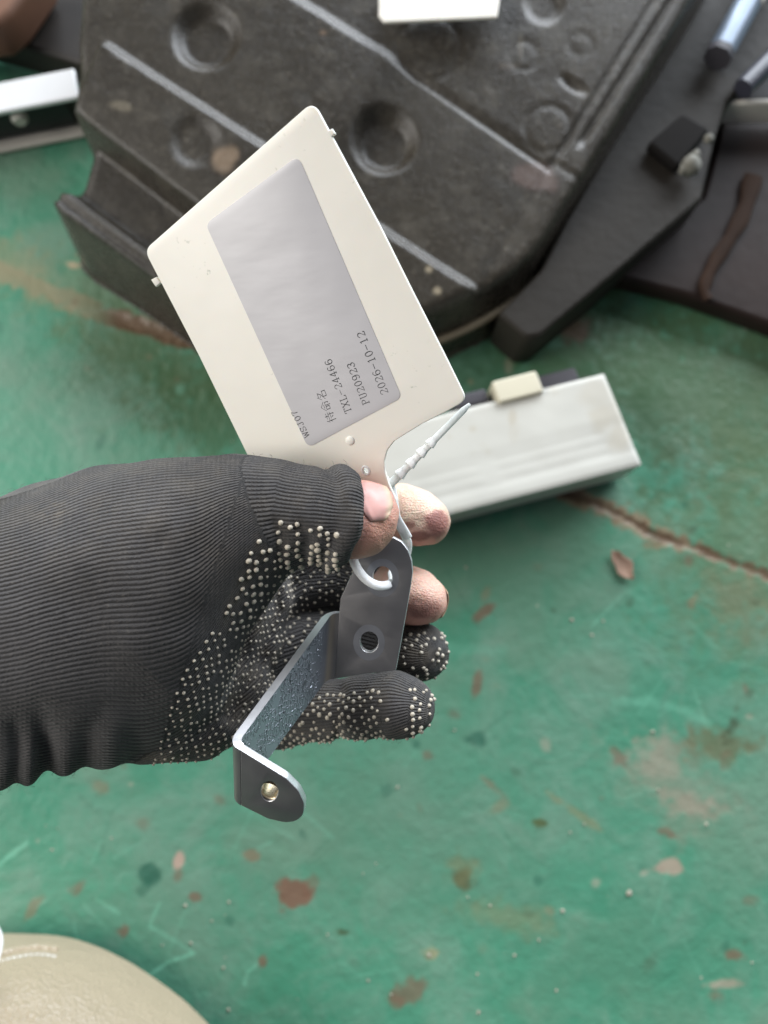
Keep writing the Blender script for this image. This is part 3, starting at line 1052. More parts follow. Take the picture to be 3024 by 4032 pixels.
for (x, y, rx, ry, st) in [(2015, 1650, 18, 40, .55), (1862, 1690, 16, 14, .45), (2020, 1700, 24, 60, .2), (2370, 1640, 60, 60, .45), (2440, 1720, 50, 60, .45), (2340, 1560, 80, 60, .3), (2430, 1600, 40, 120, .4), (1770, 1720, 12, 10, .3)]:
    stain = np.maximum(stain, 0.6 * st * sstep(1.3, 0.5, np.hypot((bxp - x) / rx, (byp - y) / ry) + (nzb - 0.5)))
add_attr(o, 'paint_amount', stain)
up_ = lambda x, y, z: ((on_z(x, y, z) - FL) @ exb - SH * ((on_z(x, y, z) - FL) @ eyb), (on_z(x, y, z) - FL) @ eyb)
ua, va = up_(1955, 1570, BZ1)
ub, vb = up_(2130, 1525, BZ1)
bblock("tab", ua, ub, DB - 0.003, DB + 0.012, BZ0 + 0.004, BZ1 + 0.0035, MAT['cream'], 0.0015)
uc, _ = up_(2150, 1520, BZ1)
ud, _ = up_(2330, 1470, BZ1)
bblock("rubber_pad", uc, ud, DB + 0.0015, DB + 0.016, BZ0, BZ1 - 0.022, MAT['rubber'], 0.002)
ue, _ = up_(1800, 1610, BZ1)
uf, _ = up_(1935, 1575, BZ1)
bblock("rubber_pad", ue, uf, DB + 0.0015, DB + 0.011, BZ0, BZ1 - 0.003, MAT['rubber'], 0.002)

# ================================================================== SHOE
shoe = root("leather_shoe", "beige leather shoe with a pale stitched seam at the edge of the view", "shoe", tuple(on_z(-100, 4100, 0.0)))
ZS = 0.115
sh_px = [(-900, 4700), (-820, 4250), (-640, 3960), (-400, 3790), (-150, 3725), (60, 3722), (200, 3735), (330, 3775), (450, 3832), (560, 3902), (660, 3975), (730, 4035), (860, 4180), (980, 4400), (1040, 4700)]
top_ring = catmull([on_z(x, y, 0.034) for x, y in sh_px], 5)
cen = on_z(80, 4700, 0.034)
lev = [(0.985, 0.012), (1.0, 0.030), (1.0, 0.046), (0.985, 0.062), (0.955, 0.076), (0.90, 0.089), (0.80, 0.099), (0.62, 0.107), (0.40, 0.111), (0.0, 0.113)]
V, Fc = [], []
nr = len(top_ring)
for (sc, z) in lev:
    for p in top_ring:
        q_ = cen + (p - cen) * sc
        V.append((q_[0], q_[1], z))
for i in range(len(lev) - 1):
    for k in range(nr - 1):
        Fc.append((i * nr + k, i * nr + k + 1, (i + 1) * nr + k + 1, (i + 1) * nr + k))
V = np.array(V)
lt = NT("beige_grained_leather")
vo = lt.n('ShaderNodeTexVoronoi')
vo.inputs['Scale'].default_value = 520
lt.l(lt.obj(), vo.inputs['Vector'])
nl = lt.noise(24, 4)
lt.set(Base_Color=lt.mix(nl, (0.36, 0.29, 0.20), (0.43, 0.35, 0.245)), Roughness=0.36)
lt.bump(lt.math('ADD', vo.outputs['Distance'], lt.math('MULTIPLY', lt.noise(60, 3), 2.0)), 0.0012, 0.7)
o = mesh_obj("upper", V, Fc, lt.m, shoe)
bm = bmesh.new(); bm.from_mesh(o.data); bmesh.ops.remove_doubles(bm, verts=bm.verts, dist=1e-5); bmesh.ops.recalc_face_normals(bm, faces=bm.faces); bm.to_mesh(o.data); bm.free()
finish(o, subsurf=1)
sole = [cen + (p - cen) * 0.93 for p in top_ring]
prism("sole", [np.array([p[0], p[1], 0.001]) for p in sole], [np.array([p[0], p[1], 0.0125]) for p in sole], MAT['rubber'], shoe, 0.003)
seam_px = [(-160, 3815), (0, 3760), (70, 3742), (150, 3733), (230, 3742)]


def on_shoe(x, y):
    # drop the pixel's ray onto the shoe's levels
    for (sc, z) in [(s_, z_) for z_ in np.linspace(0.113, 0.012, 60) for s_ in [np.interp(z_, [l[1] for l in lev], [l[0] for l in lev])]]:
        p = on_z(x, y, z)
        ring = np.array([cen[:2] + (r[:2] - cen[:2]) * sc for r in top_ring] + [cen[:2] + np.array([0, -0.3])])
        if poly_sd(ring, np.array([[p[0]]]), np.array([[p[1]]]))[0, 0] > 0:
            return p + np.array([0, 0, 0.0012])
    return on_z(x, y, 0.06)


sm = catmull([on_shoe(x, y) for x, y in seam_px], 6)
sweep("welt", sm, lambda i, t: [(0.0022 * math.cos(a), 0.0016 * math.sin(a)) for a in np.linspace(0, 6.283, 9)[:-1]], lt.m, shoe)
sx = catmull([on_shoe(x + 6, y + 22) for x, y in seam_px], 10)
dl = np.r_[0, np.cumsum(np.linalg.norm(np.diff(sx, axis=0), axis=1))]
for s0 in np.arange(0.002, dl[-1] - 0.003, 0.0030):
    a_ = np.array([np.interp(s0, dl, sx[:, k]) for k in range(3)])
    b_ = np.array([np.interp(s0 + 0.0021, dl, sx[:, k]) for k in range(3)])
    sweep("stitch", np.array([a_, (a_ + b_) / 2 + np.array([0, 0, 0.0004]), b_]), lambda i, t: [(0.00055 * math.cos(a), 0.00055 * math.sin(a)) for a in np.linspace(0, 6.283, 7)[:-1]], MAT['white'], shoe)
lc = [on_z(-120, 3560, 0.085), on_z(-52, 3640, 0.087), on_z(-20, 3705, 0.088), on_z(-35, 3790, 0.092)]
sweep("lace", catmull(lc, 6), lambda i, t: [(0.0045 * math.cos(a), 0.0022 * math.sin(a)) for a in np.linspace(0, 6.283, 9)[:-1]], MAT['white'], shoe)

# ================================================================== GLOVED HAND
# everything in camera-space metres first; c2w() puts it into the world
def RC(x, y, d, r):
    return np.append(cs(x, y, d), r / F_PX * d)


def chain(*pts):
    return np.array([RC(*p) for p in pts])


# x, y in the photo, distance from the lens, radius in photo pixels at that distance
CH = dict(
    top=chain((-420, 2440, .262, 330), (0, 2335, .262, 345), (250, 2245, .258, 345), (480, 2180, .254, 338), (680, 2140, .250, 328), (830, 2105, .247, 290), (960, 2060, .245, 236)),
    thumb=chain((960, 2040, .244, 226), (1100, 2018, .243, 194), (1230, 2030, .242, 186), (1340, 2038, .242, 182)),
    low=chain((-420, 2760, .264, 330), (0, 2745, .264, 335), (230, 2690, .264, 318), (450, 2675, .266, 308), (600, 2650, .268, 290)),
    mid=chain((-420, 2600, .256, 330), (0, 2560, .254, 345), (350, 2460, .252, 345), (620, 2400, .252, 320), (760, 2330, .251, 235)),
    palm=chain((620, 2600, .282, 280), (800, 2600, .291, 250), (900, 2420, .296, 230), (960, 2300, .294, 180)),
    heel=chain((640, 2790, .272, 215), (780, 2790, .280, 180), (880, 2760, .288, 165)),
    index=chain((930, 2270, .302, 150), (1160, 2200, .312, 122), (1340, 2080, .315, 116), (1470, 2010, .303, 112)),
    middle=chain((930, 2420, .304, 145), (1180, 2290, .314, 116), (1370, 2275, .316, 112), (1500, 2310, .304, 108)),
    ring=chain((930, 2600, .300, 150), (1180, 2520, .312, 122), (1400, 2505, .314, 118), (1560, 2545, .302, 118), (1652, 2566, .290, 116)),
    pinky=chain((860, 2760, .292, 150), (1100, 2815, .296, 120), (1280, 2795, .288, 116), (1440, 2780, .279, 120), (1560, 2774, .272, 124), (1605, 2780, .271, 106)),
)
GROUPS = ['body', 'thumb', 'palm', 'index', 'middle', 'ring', 'pinky']
MEM = dict(body=['top', 'low', 'mid'], thumb=['thumb'], palm=['palm', 'heel'], index=['index'], middle=['middle'], ring=['ring'], pinky=['pinky'])


def sd_chain(P, C, k=0.004):
    """round-cone chain with smooth joints"""
    out = None
    for a, b in zip(C[:-1], C[1:]):
        ab = b[:3] - a[:3]
        t = np.clip(((P - a[:3]) @ ab) / (ab @ ab), 0, 1)
        d = np.linalg.norm(P - a[:3] - t[..., None] * ab, axis=-1) - (a[3] + (b[3] - a[3]) * t)
        out = d if out is None else smin(out, d, k)
    return out


def smin(a, b, k):
    h = np.clip(0.5 + 0.5 * (b - a) / k, 0, 1)
    return b * (1 - h) + a * h - k * h * (1 - h)


def pxc(P):
    return 1512 + F_PX * P[..., 0] / -P[..., 2], 2016 - F_PX * P[..., 1] / -P[..., 2]


def pd(X, Y, pts):
    best = np.full(X.shape, 1e9)
    for (x0, y0), (x1, y1) in zip(pts[:-1], pts[1:]):
        dx, dy = x1 - x0, y1 - y0
        t = np.clip(((X - x0) * dx + (Y - y0) * dy) / (dx * dx + dy * dy), 0, 1)
        best = np.minimum(best, np.hypot(X - x0 - t * dx, Y - y0 - t * dy))
    return best


def group_sd(P):
    G = {}
    for g in GROUPS:
        d = None
        for nme in MEM[g]:
            q = sd_chain(P, CH[nme], 0.006 if g in ('body', 'palm') else 0.003)
            d = q if d is None else smin(d, q, 0.022 if g == 'body' else 0.010)
        G[g] = d
    return G


SKIN = dict(
    thumb=chain((960, 2040, .244, 180), (1180, 2035, .242, 150), (1340, 2046, .242, 139), (1412, 2042, .2425, 134), (1447, 2018, .2430, 104), (1432, 2070, .2430, 104)),
    index=chain((930, 2270, .302, 110), (1160, 2200, .312, 95), (1340, 2080, .315, 92), (1470, 2006, .303, 94), (1580, 2020, .292, 104), (1645, 2040, .285, 101), (1688, 2056, .282, 84)),
    middle=chain((930, 2420, .304, 110), (1180, 2290, .314, 95), (1370, 2275, .316, 92), (1500, 2310, .304, 94), (1590, 2338, .293, 103), (1635, 2350, .287, 101), (1672, 2364, .284, 86)),
    ring=chain((930, 2600, .300, 110), (1180, 2520, .312, 95), (1400, 2505, .314, 92), (1560, 2545, .302, 92), (1640, 2562, .291, 90)),
    pinky=chain((860, 2760, .292, 110), (1100, 2815, .296, 92), (1280, 2795, .288, 88), (1440, 2780, .279, 88), (1560, 2776, .272, 88)),
    palm=chain((-420, 2600, .262, 260), (300, 2480, .262, 250), (640, 2400, .266, 170), (900, 2450, .300, 130)),
    palm2=chain((640, 2250, .258, 190), (960, 2040, .244, 170)),
    palm3=chain((640, 2400, .266, 150), (880, 2600, .300, 120), (870, 2740, .294, 100)),
    palm4=chain((640, 2400, .266, 150), (930, 2300, .302, 110)),
)


def skin_sd(P):
    d = None
    for nme, C in SKIN.items():
        q = sd_chain(P, C, 0.0045)
        d = q if d is None else smin(d, q, 0.0025 if not nme.startswith('palm') else 0.006)
    return d


HEM = dict(thumb=(cs(1322, 2034, .2425), np.array([math.cos(.42), -0.10, -math.sin(.42)]), 176 / F_PX * .2425, 0.0027),
           index=(cs(1490, 2012, .3015), None, 106 / F_PX * .3015, 0.0016),
           middle=(cs(1515, 2314, .3030), None, 104 / F_PX * .3030, 0.0016))


def hem_cut(g, P, d, detail):
    """end a finger of the glove in a rolled hem with an open mouth"""
    c, nrm, R, rt = HEM[g]
    if nrm is None:
        nrm = CH[g][-1, :3] - CH[g][-2, :3]
    nrm = nrm / np.linalg.norm(nrm)
    v = P - c
    ax = v @ nrm
    rad = np.linalg.norm(v - ax[..., None] * nrm, axis=-1)
    tor = np.hypot(rad - R, ax * 0.8) - rt * ((0.85 + 0.4 * vnoise(P * 260, 2)) if detail else 1)
    near = np.linalg.norm(v, axis=-1) < R * 2.4
    d = d + 0.0008 * np.exp(-((ax + rt * 1.9) / (rt * 0.7)) ** 2) * (np.abs(rad - R) < 0.006)
    d = np.where(near & (ax > 0), np.maximum(d, ax), d)
    d = smin(d, tor, 0.0009)
    bore = np.maximum(rad - (R - rt * 0.9), np.abs(ax) - 0.007)
    return np.where(near, np.maximum(d, -bore), d)


def glove_sd(P, detail=True):
    G = group_sd(P)
    X, Y = pxc(P)
    d = G['body']
    if detail:     # slack folds of the knit near the wrist and along the thumb
        r = np.zeros(X.shape)
        for pts, wd, dep in [([(185, 3060), (180, 2900), (150, 2760)], 30, .0026), ([(330, 3040), (345, 2890), (400, 2780)], 30, .0012), ([(60, 3120), (75, 2960), (60, 2850)], 24, .0016),
                             ([(640, 2130), (690, 2060), (700, 1990)], 30, .0007), ([(560, 3060), (520, 2900)], 40, .0012)]:
            r += dep * np.exp(-(pd(X, Y, pts) / (wd * 1.25)) ** 2) * (sstep(2700, 3000, Y) if pts[0][1] > 2900 else 1)
        for pts, wd, dep in [([(255, 3050), (262, 2900), (300, 2760)], 46, .0012), ([(110, 3120), (115, 2950)], 34, .0010), ([(430, 3050), (470, 2850)], 55, .0012), ([(680, 2080), (900, 1960)], 60, .0008)]:
            r -= dep * np.exp(-(pd(X, Y, pts) / (wd * 1.2)) ** 2) * (sstep(2700, 3000, Y) if pts[0][1] > 2900 else 1)
        r += 0.0016 * (vnoise(P * 70, 5) - 0.5) + 0.0022 * (vnoise(P * 34, 6) - 0.5)
        d = d + r
    th = hem_cut('thumb', P, G['thumb'], detail)
    if detail:
        th = th + 0.0011 * np.exp(-(pd(X, Y, [(1190, 2190), (1215, 2120), (1180, 2080)]) / 26) ** 2) + 0.0006 * np.sin(X / 26.0 + Y / 60) * sstep(1150, 1350, X) * sstep(2080, 2180, Y)
        th = th + 0.0014 * np.exp(-(pd(X, Y, [(1095, 2190), (1100, 2110), (1075, 2060)]) / 24) ** 2)
    d = smin(d, th, 0.008)
    pm = G['palm']
    if detail:
        pm = pm + 0.0024 * np.exp(-(pd(X, Y, [(1080, 2200), (1085, 2400), (1010, 2620), (900, 2820)]) / 26) ** 2)
        pm = pm - 0.0015 * np.exp(-(pd(X, Y, [(1040, 2240), (1040, 2420), (960, 2640)]) / 40) ** 2) + 0.003 * (vnoise(P * 110, 7) - 0.5)
    d = smin(d, pm, 0.0035)
    for g in ('index', 'middle', 'ring', 'pinky'):
        q = hem_cut(g, P, G[g], detail) if g in HEM else G[g]
        if detail:
            q = q + 0.0012 * (vnoise(P * 120, 8) - 0.5)
            if g == 'pinky':
                q = q + 0.0016 * np.exp(-(pd(X, Y, [(1345, 2720), (1330, 2800), (1335, 2900)]) / 22) ** 2) + 0.0007 * np.exp(-(pd(X, Y, [(1500, 2700), (1490, 2900)]) / 26) ** 2)
        d = smin(d, q, 0.0022)
    return d, G


def surface_nets(f, coarse, lo, hi, h):
    xs = [np.arange(lo[i], hi[i], h) for i in range(3)]
    shape = tuple(len(x) for x in xs)
    D = np.empty(shape, np.float32)
    # coarse pass without the fine relief, then exact values near the surface only
    st = 4
    cx = [np.arange(0, len(x) + st, st) for x in xs]
    Pc = np.stack(np.meshgrid(*[lo[i] + cx[i] * h for i in range(3)], indexing='ij'), -1)
    Dc = coarse(Pc)
    ext = tuple((np.arange(shape[i]) + st // 2) // st for i in range(3))
    D[...] = Dc[np.ix_(*ext)]
    I = np.argwhere(np.abs(D) < 0.0078)
    for i0 in range(0, len(I), 400000):
        J = I[i0:i0 + 400000]
        D[tuple(J.T)] = f(J * h + np.array(lo))
    ins = D < 0
    c = [(a, b, e) for a in (0, 1) for b in (0, 1) for e in (0, 1)]
    sl = lambda a: slice(a, -1 if a == 0 else None)
    cnt = sum(ins[sl(a), sl(b), sl(e)].astype(np.int8) for a, b, e in c)
    act = (cnt > 0) & (cnt < 8)
    vid = np.full(act.shape, -1, np.int64)
    I = np.argwhere(act)
    vid[act] = np.arange(len(I))
    val = {k: D[I[:, 0] + k[0], I[:, 1] + k[1], I[:, 2] + k[2]] for k in c}
    acc = np.zeros((len(I), 3))
    num = np.zeros(len(I))
    for k in c:
        for ax in range(3):
            if k[ax] == 0:
                k2 = list(k); k2[ax] = 1; k2 = tuple(k2)
                a, b = val[k], val[k2]
                cr = (a < 0) != (b < 0)
                t = np.where(cr, a / np.where(cr, a - b, 1), 0)
                p = np.array(k, float)[None].repeat(len(I), 0)
                p[:, ax] += t
                acc += np.where(cr[:, None], p, 0)
                num += cr
    V = (I + acc / num[:, None]) * h + np.array(lo)
    Q = []
    for ax in range(3):
        o1, o2 = (ax + 1) % 3, (ax + 2) % 3
        s0 = [slice(None)] * 3; s1 = [slice(None)] * 3
        s0[ax] = slice(0, -1); s1[ax] = slice(1, None)
        a, b = ins[tuple(s0)], ins[tuple(s1)]
        E_ = np.argwhere(a != b)
        ok = (E_[:, o1] > 0) & (E_[:, o2] > 0) & (E_[:, o1] < shape[o1] - 1) & (E_[:, o2] < shape[o2] - 1)
        E_ = E_[ok]
        fl = a[tuple(E_.T)]
        def at(d1, d2):
            q = E_.copy(); q[:, o1] -= d1; q[:, o2] -= d2
            return vid[tuple(q.T)]
        quad = np.stack([at(1, 1), at(0, 1), at(0, 0), at(1, 0)], -1)
        quad[~fl] = quad[~fl][:, ::-1]
        Q.append(quad)
    return V, np.concatenate(Q)


def sdf_normals(fn, V, e=0.0006):
    n = np.zeros_like(V)
    for k in range(3):
        dv = np.zeros(3); dv[k] = e
        n[:, k] = fn(V + dv) - fn(V - dv)
    return n / np.linalg.norm(n, axis=1, keepdims=True)


allp = np.concatenate(list(CH.values()))
blo = np.array([cs(-120, 2500, .256)[0], (allp[:, 1] - allp[:, 3]).min() - .004, (allp[:, 2] - allp[:, 3]).min() - .004])
bhi = np.array([(allp[:, 0] + allp[:, 3]).max() + .004, (allp[:, 1] + allp[:, 3]).max() + .004, (allp[:, 2] + allp[:, 3]).max() + .004])
GV, GQ = surface_nets(lambda P: glove_sd(P)[0], lambda P: glove_sd(P, False)[0], blo, bhi, 0.00085)
_, GG = glove_sd(GV, False)
GN = sdf_normals(lambda P: glove_sd(P)[0], GV)
gsd = np.stack([GG[g] for g in GROUPS], -1)
own = gsd.argmin(-1)
X, Y = pxc(GV)


def frame_of(C):
    ax = C[-1, :3] - C[0, :3]
    ax /= np.linalg.norm(ax)
    u = np.cross(ax, [0, 0, 1.0]); u /= np.linalg.norm(u)      # u: across, in the picture plane
    return ax, u, np.cross(u, ax)


def chain_coords(V, C):
    """distance along the chain and angle round it (0 = towards the viewer)"""
    best = np.full(len(V), 1e9); al = np.zeros(len(V)); th = np.zeros(len(V)); rr = np.zeros(len(V)); acc = 0.0
    for i, (a, b) in enumerate(zip(C[:-1], C[1:])):
        ab = b[:3] - a[:3]; L = np.linalg.norm(ab)
        t0 = ((V - a[:3]) @ ab) / L ** 2
        t = np.clip(t0, 0, 1)
        w = V - a[:3] - t[:, None] * ab
        d = np.linalg.norm(w, axis=-1) - (a[3] + (b[3] - a[3]) * t)
        ax = ab / L
        u = np.cross(ax, [0, 0, 1.0]); u /= np.linalg.norm(u)
        v = np.cross(u, ax)
        m = d < best
        best = np.where(m, d, best)
        tt = t.copy()
        if i == 0: tt = np.minimum(t0, 1)
        if i == len(C) - 2: tt = np.maximum(t0, 0)
        al = np.where(m, acc + tt * L, al)
        th = np.where(m, np.arctan2(w @ u, w @ v), th)
        rr = np.where(m, (a[3] + (b[3] - a[3]) * t), rr)
        acc += L
    return al, th, rr


rib = np.zeros(len(GV)); crs = np.zeros(len(GV)); soil = np.zeros(len(GV))
lat = np.zeros((len(GV), 2))                                       # millimetre lattice used for the grip dots
# body: ribs follow the stream lines between the upper and lower outline of the hand
xk = np.array([-900, -420, 0, 200, 400, 600, 760, 900, 1050, 1200])
smooth_interp = lambda ys: np.interp(X, catmull(np.stack([xk, ys], 1), 12)[:, 0], catmull(np.stack([xk, ys], 1), 12)[:, 1])
yt = smooth_interp( [2180, 2090, 1990, 1925, 1850, 1812, 1806, 1812, 1826, 1845]) - 24
yb = smooth_interp( [3150, 3130, 3125, 3090, 3075, 3080, 2980, 2680, 2400, 2260])
sN = np.clip((Y - yt) / (yb - yt), 0.0, 1.0)
thb = np.arccos(np.clip(1 - 2 * sN, -1, 1))
thb = np.where(GN[:, 2] < -0.1, 2 * math.pi - thb, thb)
rib_body = thb * 30.0
fine = sstep(880, 960, X + 0.30 * (Y - 2000))
rib_fine = thb * 30.0 * 1.12
crs_body = X * 0.052
m = own == 0
rib[m] = np.where(fine > 0.5, rib_fine, rib_body)[m]
crs[m] = crs_body[m]
for gi, g in enumerate(GROUPS):
    if g == 'body':
        continue
    m = own == gi
    C = CH[MEM[g][0]] if g != 'palm' else CH['palm']
    al, th, rr = chain_coords(GV[m], C)
    if g == 'palm':
        vx, vy, vz = GV[m][:, 0], GV[m][:, 1], GV[m][:, 2]
        arc = (vy * 0.80 - vx * 0.45 + vz * 0.30) * 1000
        alo = (vx * 0.75 + vy * 0.45 - vz * 0.55) * 1000
    elif g == 'thumb':
        arc = th * 15.6
        alo = al * 1000
    else:
        arc = th * 10.2
        alo = al * 1000
    rib[m] = arc / 1.16 + (th * 5.2 if g == 'thumb' else 0) * 0
    crs[m] = alo / 1.25
    lat[m, 0], lat[m, 1] = arc, alo
soil += 0.55 * np.isin(own, [2]) + 0.55 * sstep(60, 0, np.abs(X - (1000 - (Y - 2200) * 0.42))) * sstep(2050, 2200, Y) * (own < 3)
soil += 0.6 * (own == 5) * sstep(1500, 1600, X) + 0.25 * np.isin(own, [6])
soil += 0.5 * np.exp(-(np.hypot(X - 210, Y - 2005) / 60) ** 2) + 0.2 * sstep(2500, 2000, Y) * (own < 2)
soil = np.clip(soil, 0, 1)

hand_root = root("person", "hand in dark grey knit glove with white grip dots holding a steel bracket and tag", "person", tuple(wpt(500, 2450, .262)))
glove = mesh_obj("glove", c2w(GV), GQ, MAT['glove'], hand_root)
add_attr(glove, 'rib', rib)
add_attr(glove, 'course', crs)
add_attr(glove, 'soil', soil)

# ---- skin: one continuous hand inside the glove
alls = np.concatenate(list(SKIN.values()))
slo = np.array([cs(-100, 2500, .262)[0], (alls[:, 1] - alls[:, 3]).min() - .004, (alls[:, 2] - alls[:, 3]).min() - .004])
shi = np.array([(alls[:, 0] + alls[:, 3]).max() + .004, (alls[:, 1] + alls[:, 3]).max() + .004, (alls[:, 2] + alls[:, 3]).max() + .004])


def skin_full(P):
    X, Y = pxc(P)
    d = skin_sd(P)
    # creases across the thumb tip and finger pads
    d = d + 0.00045 * np.exp(-(pd(X, Y, [(1500, 2022), (1520, 2022), (1546, 2006)]) / 5) ** 2) * (P[..., 2] > -.25)
    d = d + 0.0006 * (vnoise(P * 300, 3) - 0.5)
    return d


SV, SQ = surface_nets(skin_full, skin_sd, slo, shi, 0.0009)
skin = mesh_obj("hand", c2w(SV), SQ, MAT['skin'], hand_root)
SX, SY = pxc(SV)
base = np.array([0.77, 0.41, 0.33])
sc_ = np.repeat(base[None], len(SV), 0)
dust = np.zeros(len(SV))


def tint(maskv, c):
    global sc_
    sc_ = sc_ * (1 - maskv[:, None]) + np.array(c) * maskv[:, None]


zz = -SV[:, 2]
n1_ = vnoise(SV * 420, 4)
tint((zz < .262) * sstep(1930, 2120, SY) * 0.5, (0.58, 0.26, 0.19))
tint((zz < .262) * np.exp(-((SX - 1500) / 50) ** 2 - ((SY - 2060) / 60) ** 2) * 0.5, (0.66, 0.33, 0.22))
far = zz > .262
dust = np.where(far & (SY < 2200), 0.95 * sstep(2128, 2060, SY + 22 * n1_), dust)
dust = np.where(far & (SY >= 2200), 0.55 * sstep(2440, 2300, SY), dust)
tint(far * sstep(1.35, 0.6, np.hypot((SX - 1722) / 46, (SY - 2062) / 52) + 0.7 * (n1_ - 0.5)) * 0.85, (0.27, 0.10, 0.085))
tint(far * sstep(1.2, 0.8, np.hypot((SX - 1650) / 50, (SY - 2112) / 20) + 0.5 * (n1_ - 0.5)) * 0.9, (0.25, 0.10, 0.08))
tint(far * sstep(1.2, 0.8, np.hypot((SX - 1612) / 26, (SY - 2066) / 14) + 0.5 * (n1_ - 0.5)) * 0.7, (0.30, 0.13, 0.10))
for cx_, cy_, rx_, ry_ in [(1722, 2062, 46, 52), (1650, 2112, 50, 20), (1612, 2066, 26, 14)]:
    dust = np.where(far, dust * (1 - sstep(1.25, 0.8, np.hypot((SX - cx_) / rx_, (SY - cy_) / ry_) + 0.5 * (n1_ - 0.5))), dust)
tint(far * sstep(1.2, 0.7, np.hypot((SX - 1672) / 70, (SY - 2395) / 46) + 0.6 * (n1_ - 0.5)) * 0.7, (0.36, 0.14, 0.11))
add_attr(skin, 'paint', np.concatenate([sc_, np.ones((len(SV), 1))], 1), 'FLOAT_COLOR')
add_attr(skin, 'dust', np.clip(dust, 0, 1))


# ---- nails: shells that hug the finger tips
def nail(name, poly_fn, mat, lift=0.0004):
    """poly_fn(i, j) -> (origin, direction): march from outside until lift above the skin"""
    n, m_ = 17, 15
    V = []
    for i in range(n):
        for j in range(m_):
            o_, dr, lf = poly_fn(i / (n - 1), j / (m_ - 1))
            t_ = 0.03
            for _ in range(40):
                t_ -= (skin_full((o_ + dr * t_)[None])[0] - lf) * 0.9
            V.append(o_ + dr * t_)
    Fc = [(i * m_ + j, (i + 1) * m_ + j, (i + 1) * m_ + j + 1, i * m_ + j + 1) for i in range(n - 1) for j in range(m_ - 1)]
    o = mesh_obj(name, c2w(np.array(V)), Fc, mat, hand_root)
    md = o.modifiers.new("solid", 'SOLIDIFY'); md.thickness = 0.0005; md.offset = 0
    finish(o, subsurf=1)
    return o


nm = NT("nail")
gp = nm.attr('tip').outputs['Fac']
nn = nm.noise(300, 3)
nm.set(Base_Color=nm.mix(nm.ramp(gp, [(0.80, 0.0), (0.93, 1.0)]), nm.mix(nn, (0.66, 0.34, 0.30), (0.74, 0.44, 0.39)), (0.62, 0.47, 0.33)), Roughness=0.42)
nm.bsdf.inputs['Subsurface Weight'].default_value = 0.15
nm.bsdf.inputs['Subsurface Radius'].default_value = (0.002, 0.001, 0.0008)
ta, tb = SKIN['thumb'][2][:3], cs(1560, 2040, .2432)
tax = tb - ta; tax /= np.linalg.norm(tax)
tu = np.cross(tax, [0, 0, 1.0]); tu = -tu / np.linalg.norm(tu)
if tu[1] < 0: tu = -tu
tv = np.array([0, 0, 1.0]); tv = tv - tax * (tv @ tax); tv /= np.linalg.norm(tv)


def thumb_nail(s, t):
    ang = math.radians(-4 + 74 * t)                      # from the lower nail fold (facing the viewer) over the top
    e = 2 * t - 1
    base_s = 0.40 + 0.20 * e * e + 0.10 * (1 - t)
    tip_s = 1.0 - 0.10 * e * e
    al = base_s + (tip_s - base_s) * s
    L = np.linalg.norm(tb - ta)
    o_ = ta + tax * L * (al * 0.90)
    dr = tv * math.cos(ang) + tu * math.sin(ang)
    if al > 0.8:
        dr = dr + tax * (al - 0.8) * 1.3
        dr /= np.linalg.norm(dr)
    edge = min(s, 1.0, (1 - abs(e)) * 1.6)
    return o_ - tax * 0.002, dr, 0.0001 + 0.0006 * min(1, 4 * edge) + 0.0005 * max(0, s - 0.85) / 0.15


no = nail("nail", thumb_nail, nm.m)
add_attr(no, 'tip', np.repeat(np.linspace(0, 1, 17), 15))


def finger_nail(C, twist):
    a, b = C[-2][:3], C[-1][:3]
    ax = (b - a) / np.linalg.norm(b - a)
    bk = np.array([0.3, 0.0, -1.0]); bk -= ax * (bk @ ax); bk /= np.linalg.norm(bk)
    sd = np.cross(ax, bk)
    R = C[-1][3]

    def f(s, t):
        ang = math.radians((t - 0.5) * 90)
        o_ = b + ax * R * (-0.9 + 0.95 * s)
        dr = bk * math.cos(ang) + sd * math.sin(ang) + ax * max(0, s - 0.55) * 2.0
        return o_, dr / np.linalg.norm(dr), 0.0003 + 0.0006 * max(0, s - 0.6)
    return f


nm2 = simple("far_nail", (0.45, 0.31, 0.21), 0.5)
for nme in ('middle',):
    nail("nail", finger_nail(SKIN[nme], 0), nm2)

# ---- grip dots
dome = bpy.data.meshes.new("grip_dot")
bm = bmesh.new()
vs = []
for (r, z) in [(1.0, -0.25), (0.86, 0.35), (0.50, 0.78)]:
    vs.append([bm.verts.new((r * math.cos(a), r * math.sin(a), z)) for a in np.linspace(0, 2 * math.pi, 9)[:-1]])
tpv = bm.verts.new((0, 0, 0.95))
for k in range(2):
    for i in range(8):
        bm.faces.new((vs[k][i], vs[k][(i + 1) % 8], vs[k + 1][(i + 1) % 8], vs[k + 1][i]))
for i in range(8):
    bm.faces.new((vs[2][i], vs[2][(i + 1) % 8], tpv))
bm.to_mesh(dome); bm.free()
dome.polygons.foreach_set("use_smooth", np.ones(len(dome.polygons), dtype=bool))
dome.materials.append(MAT['dot'])

# where the dotted palm side begins
ridge_x = np.interp(Y, [2040, 2090, 2200, 2330, 2450, 2560, 2650, 2780, 2900, 3040], [1075, 1062, 985, 945, 890, 790, 735, 690, 655, 600])
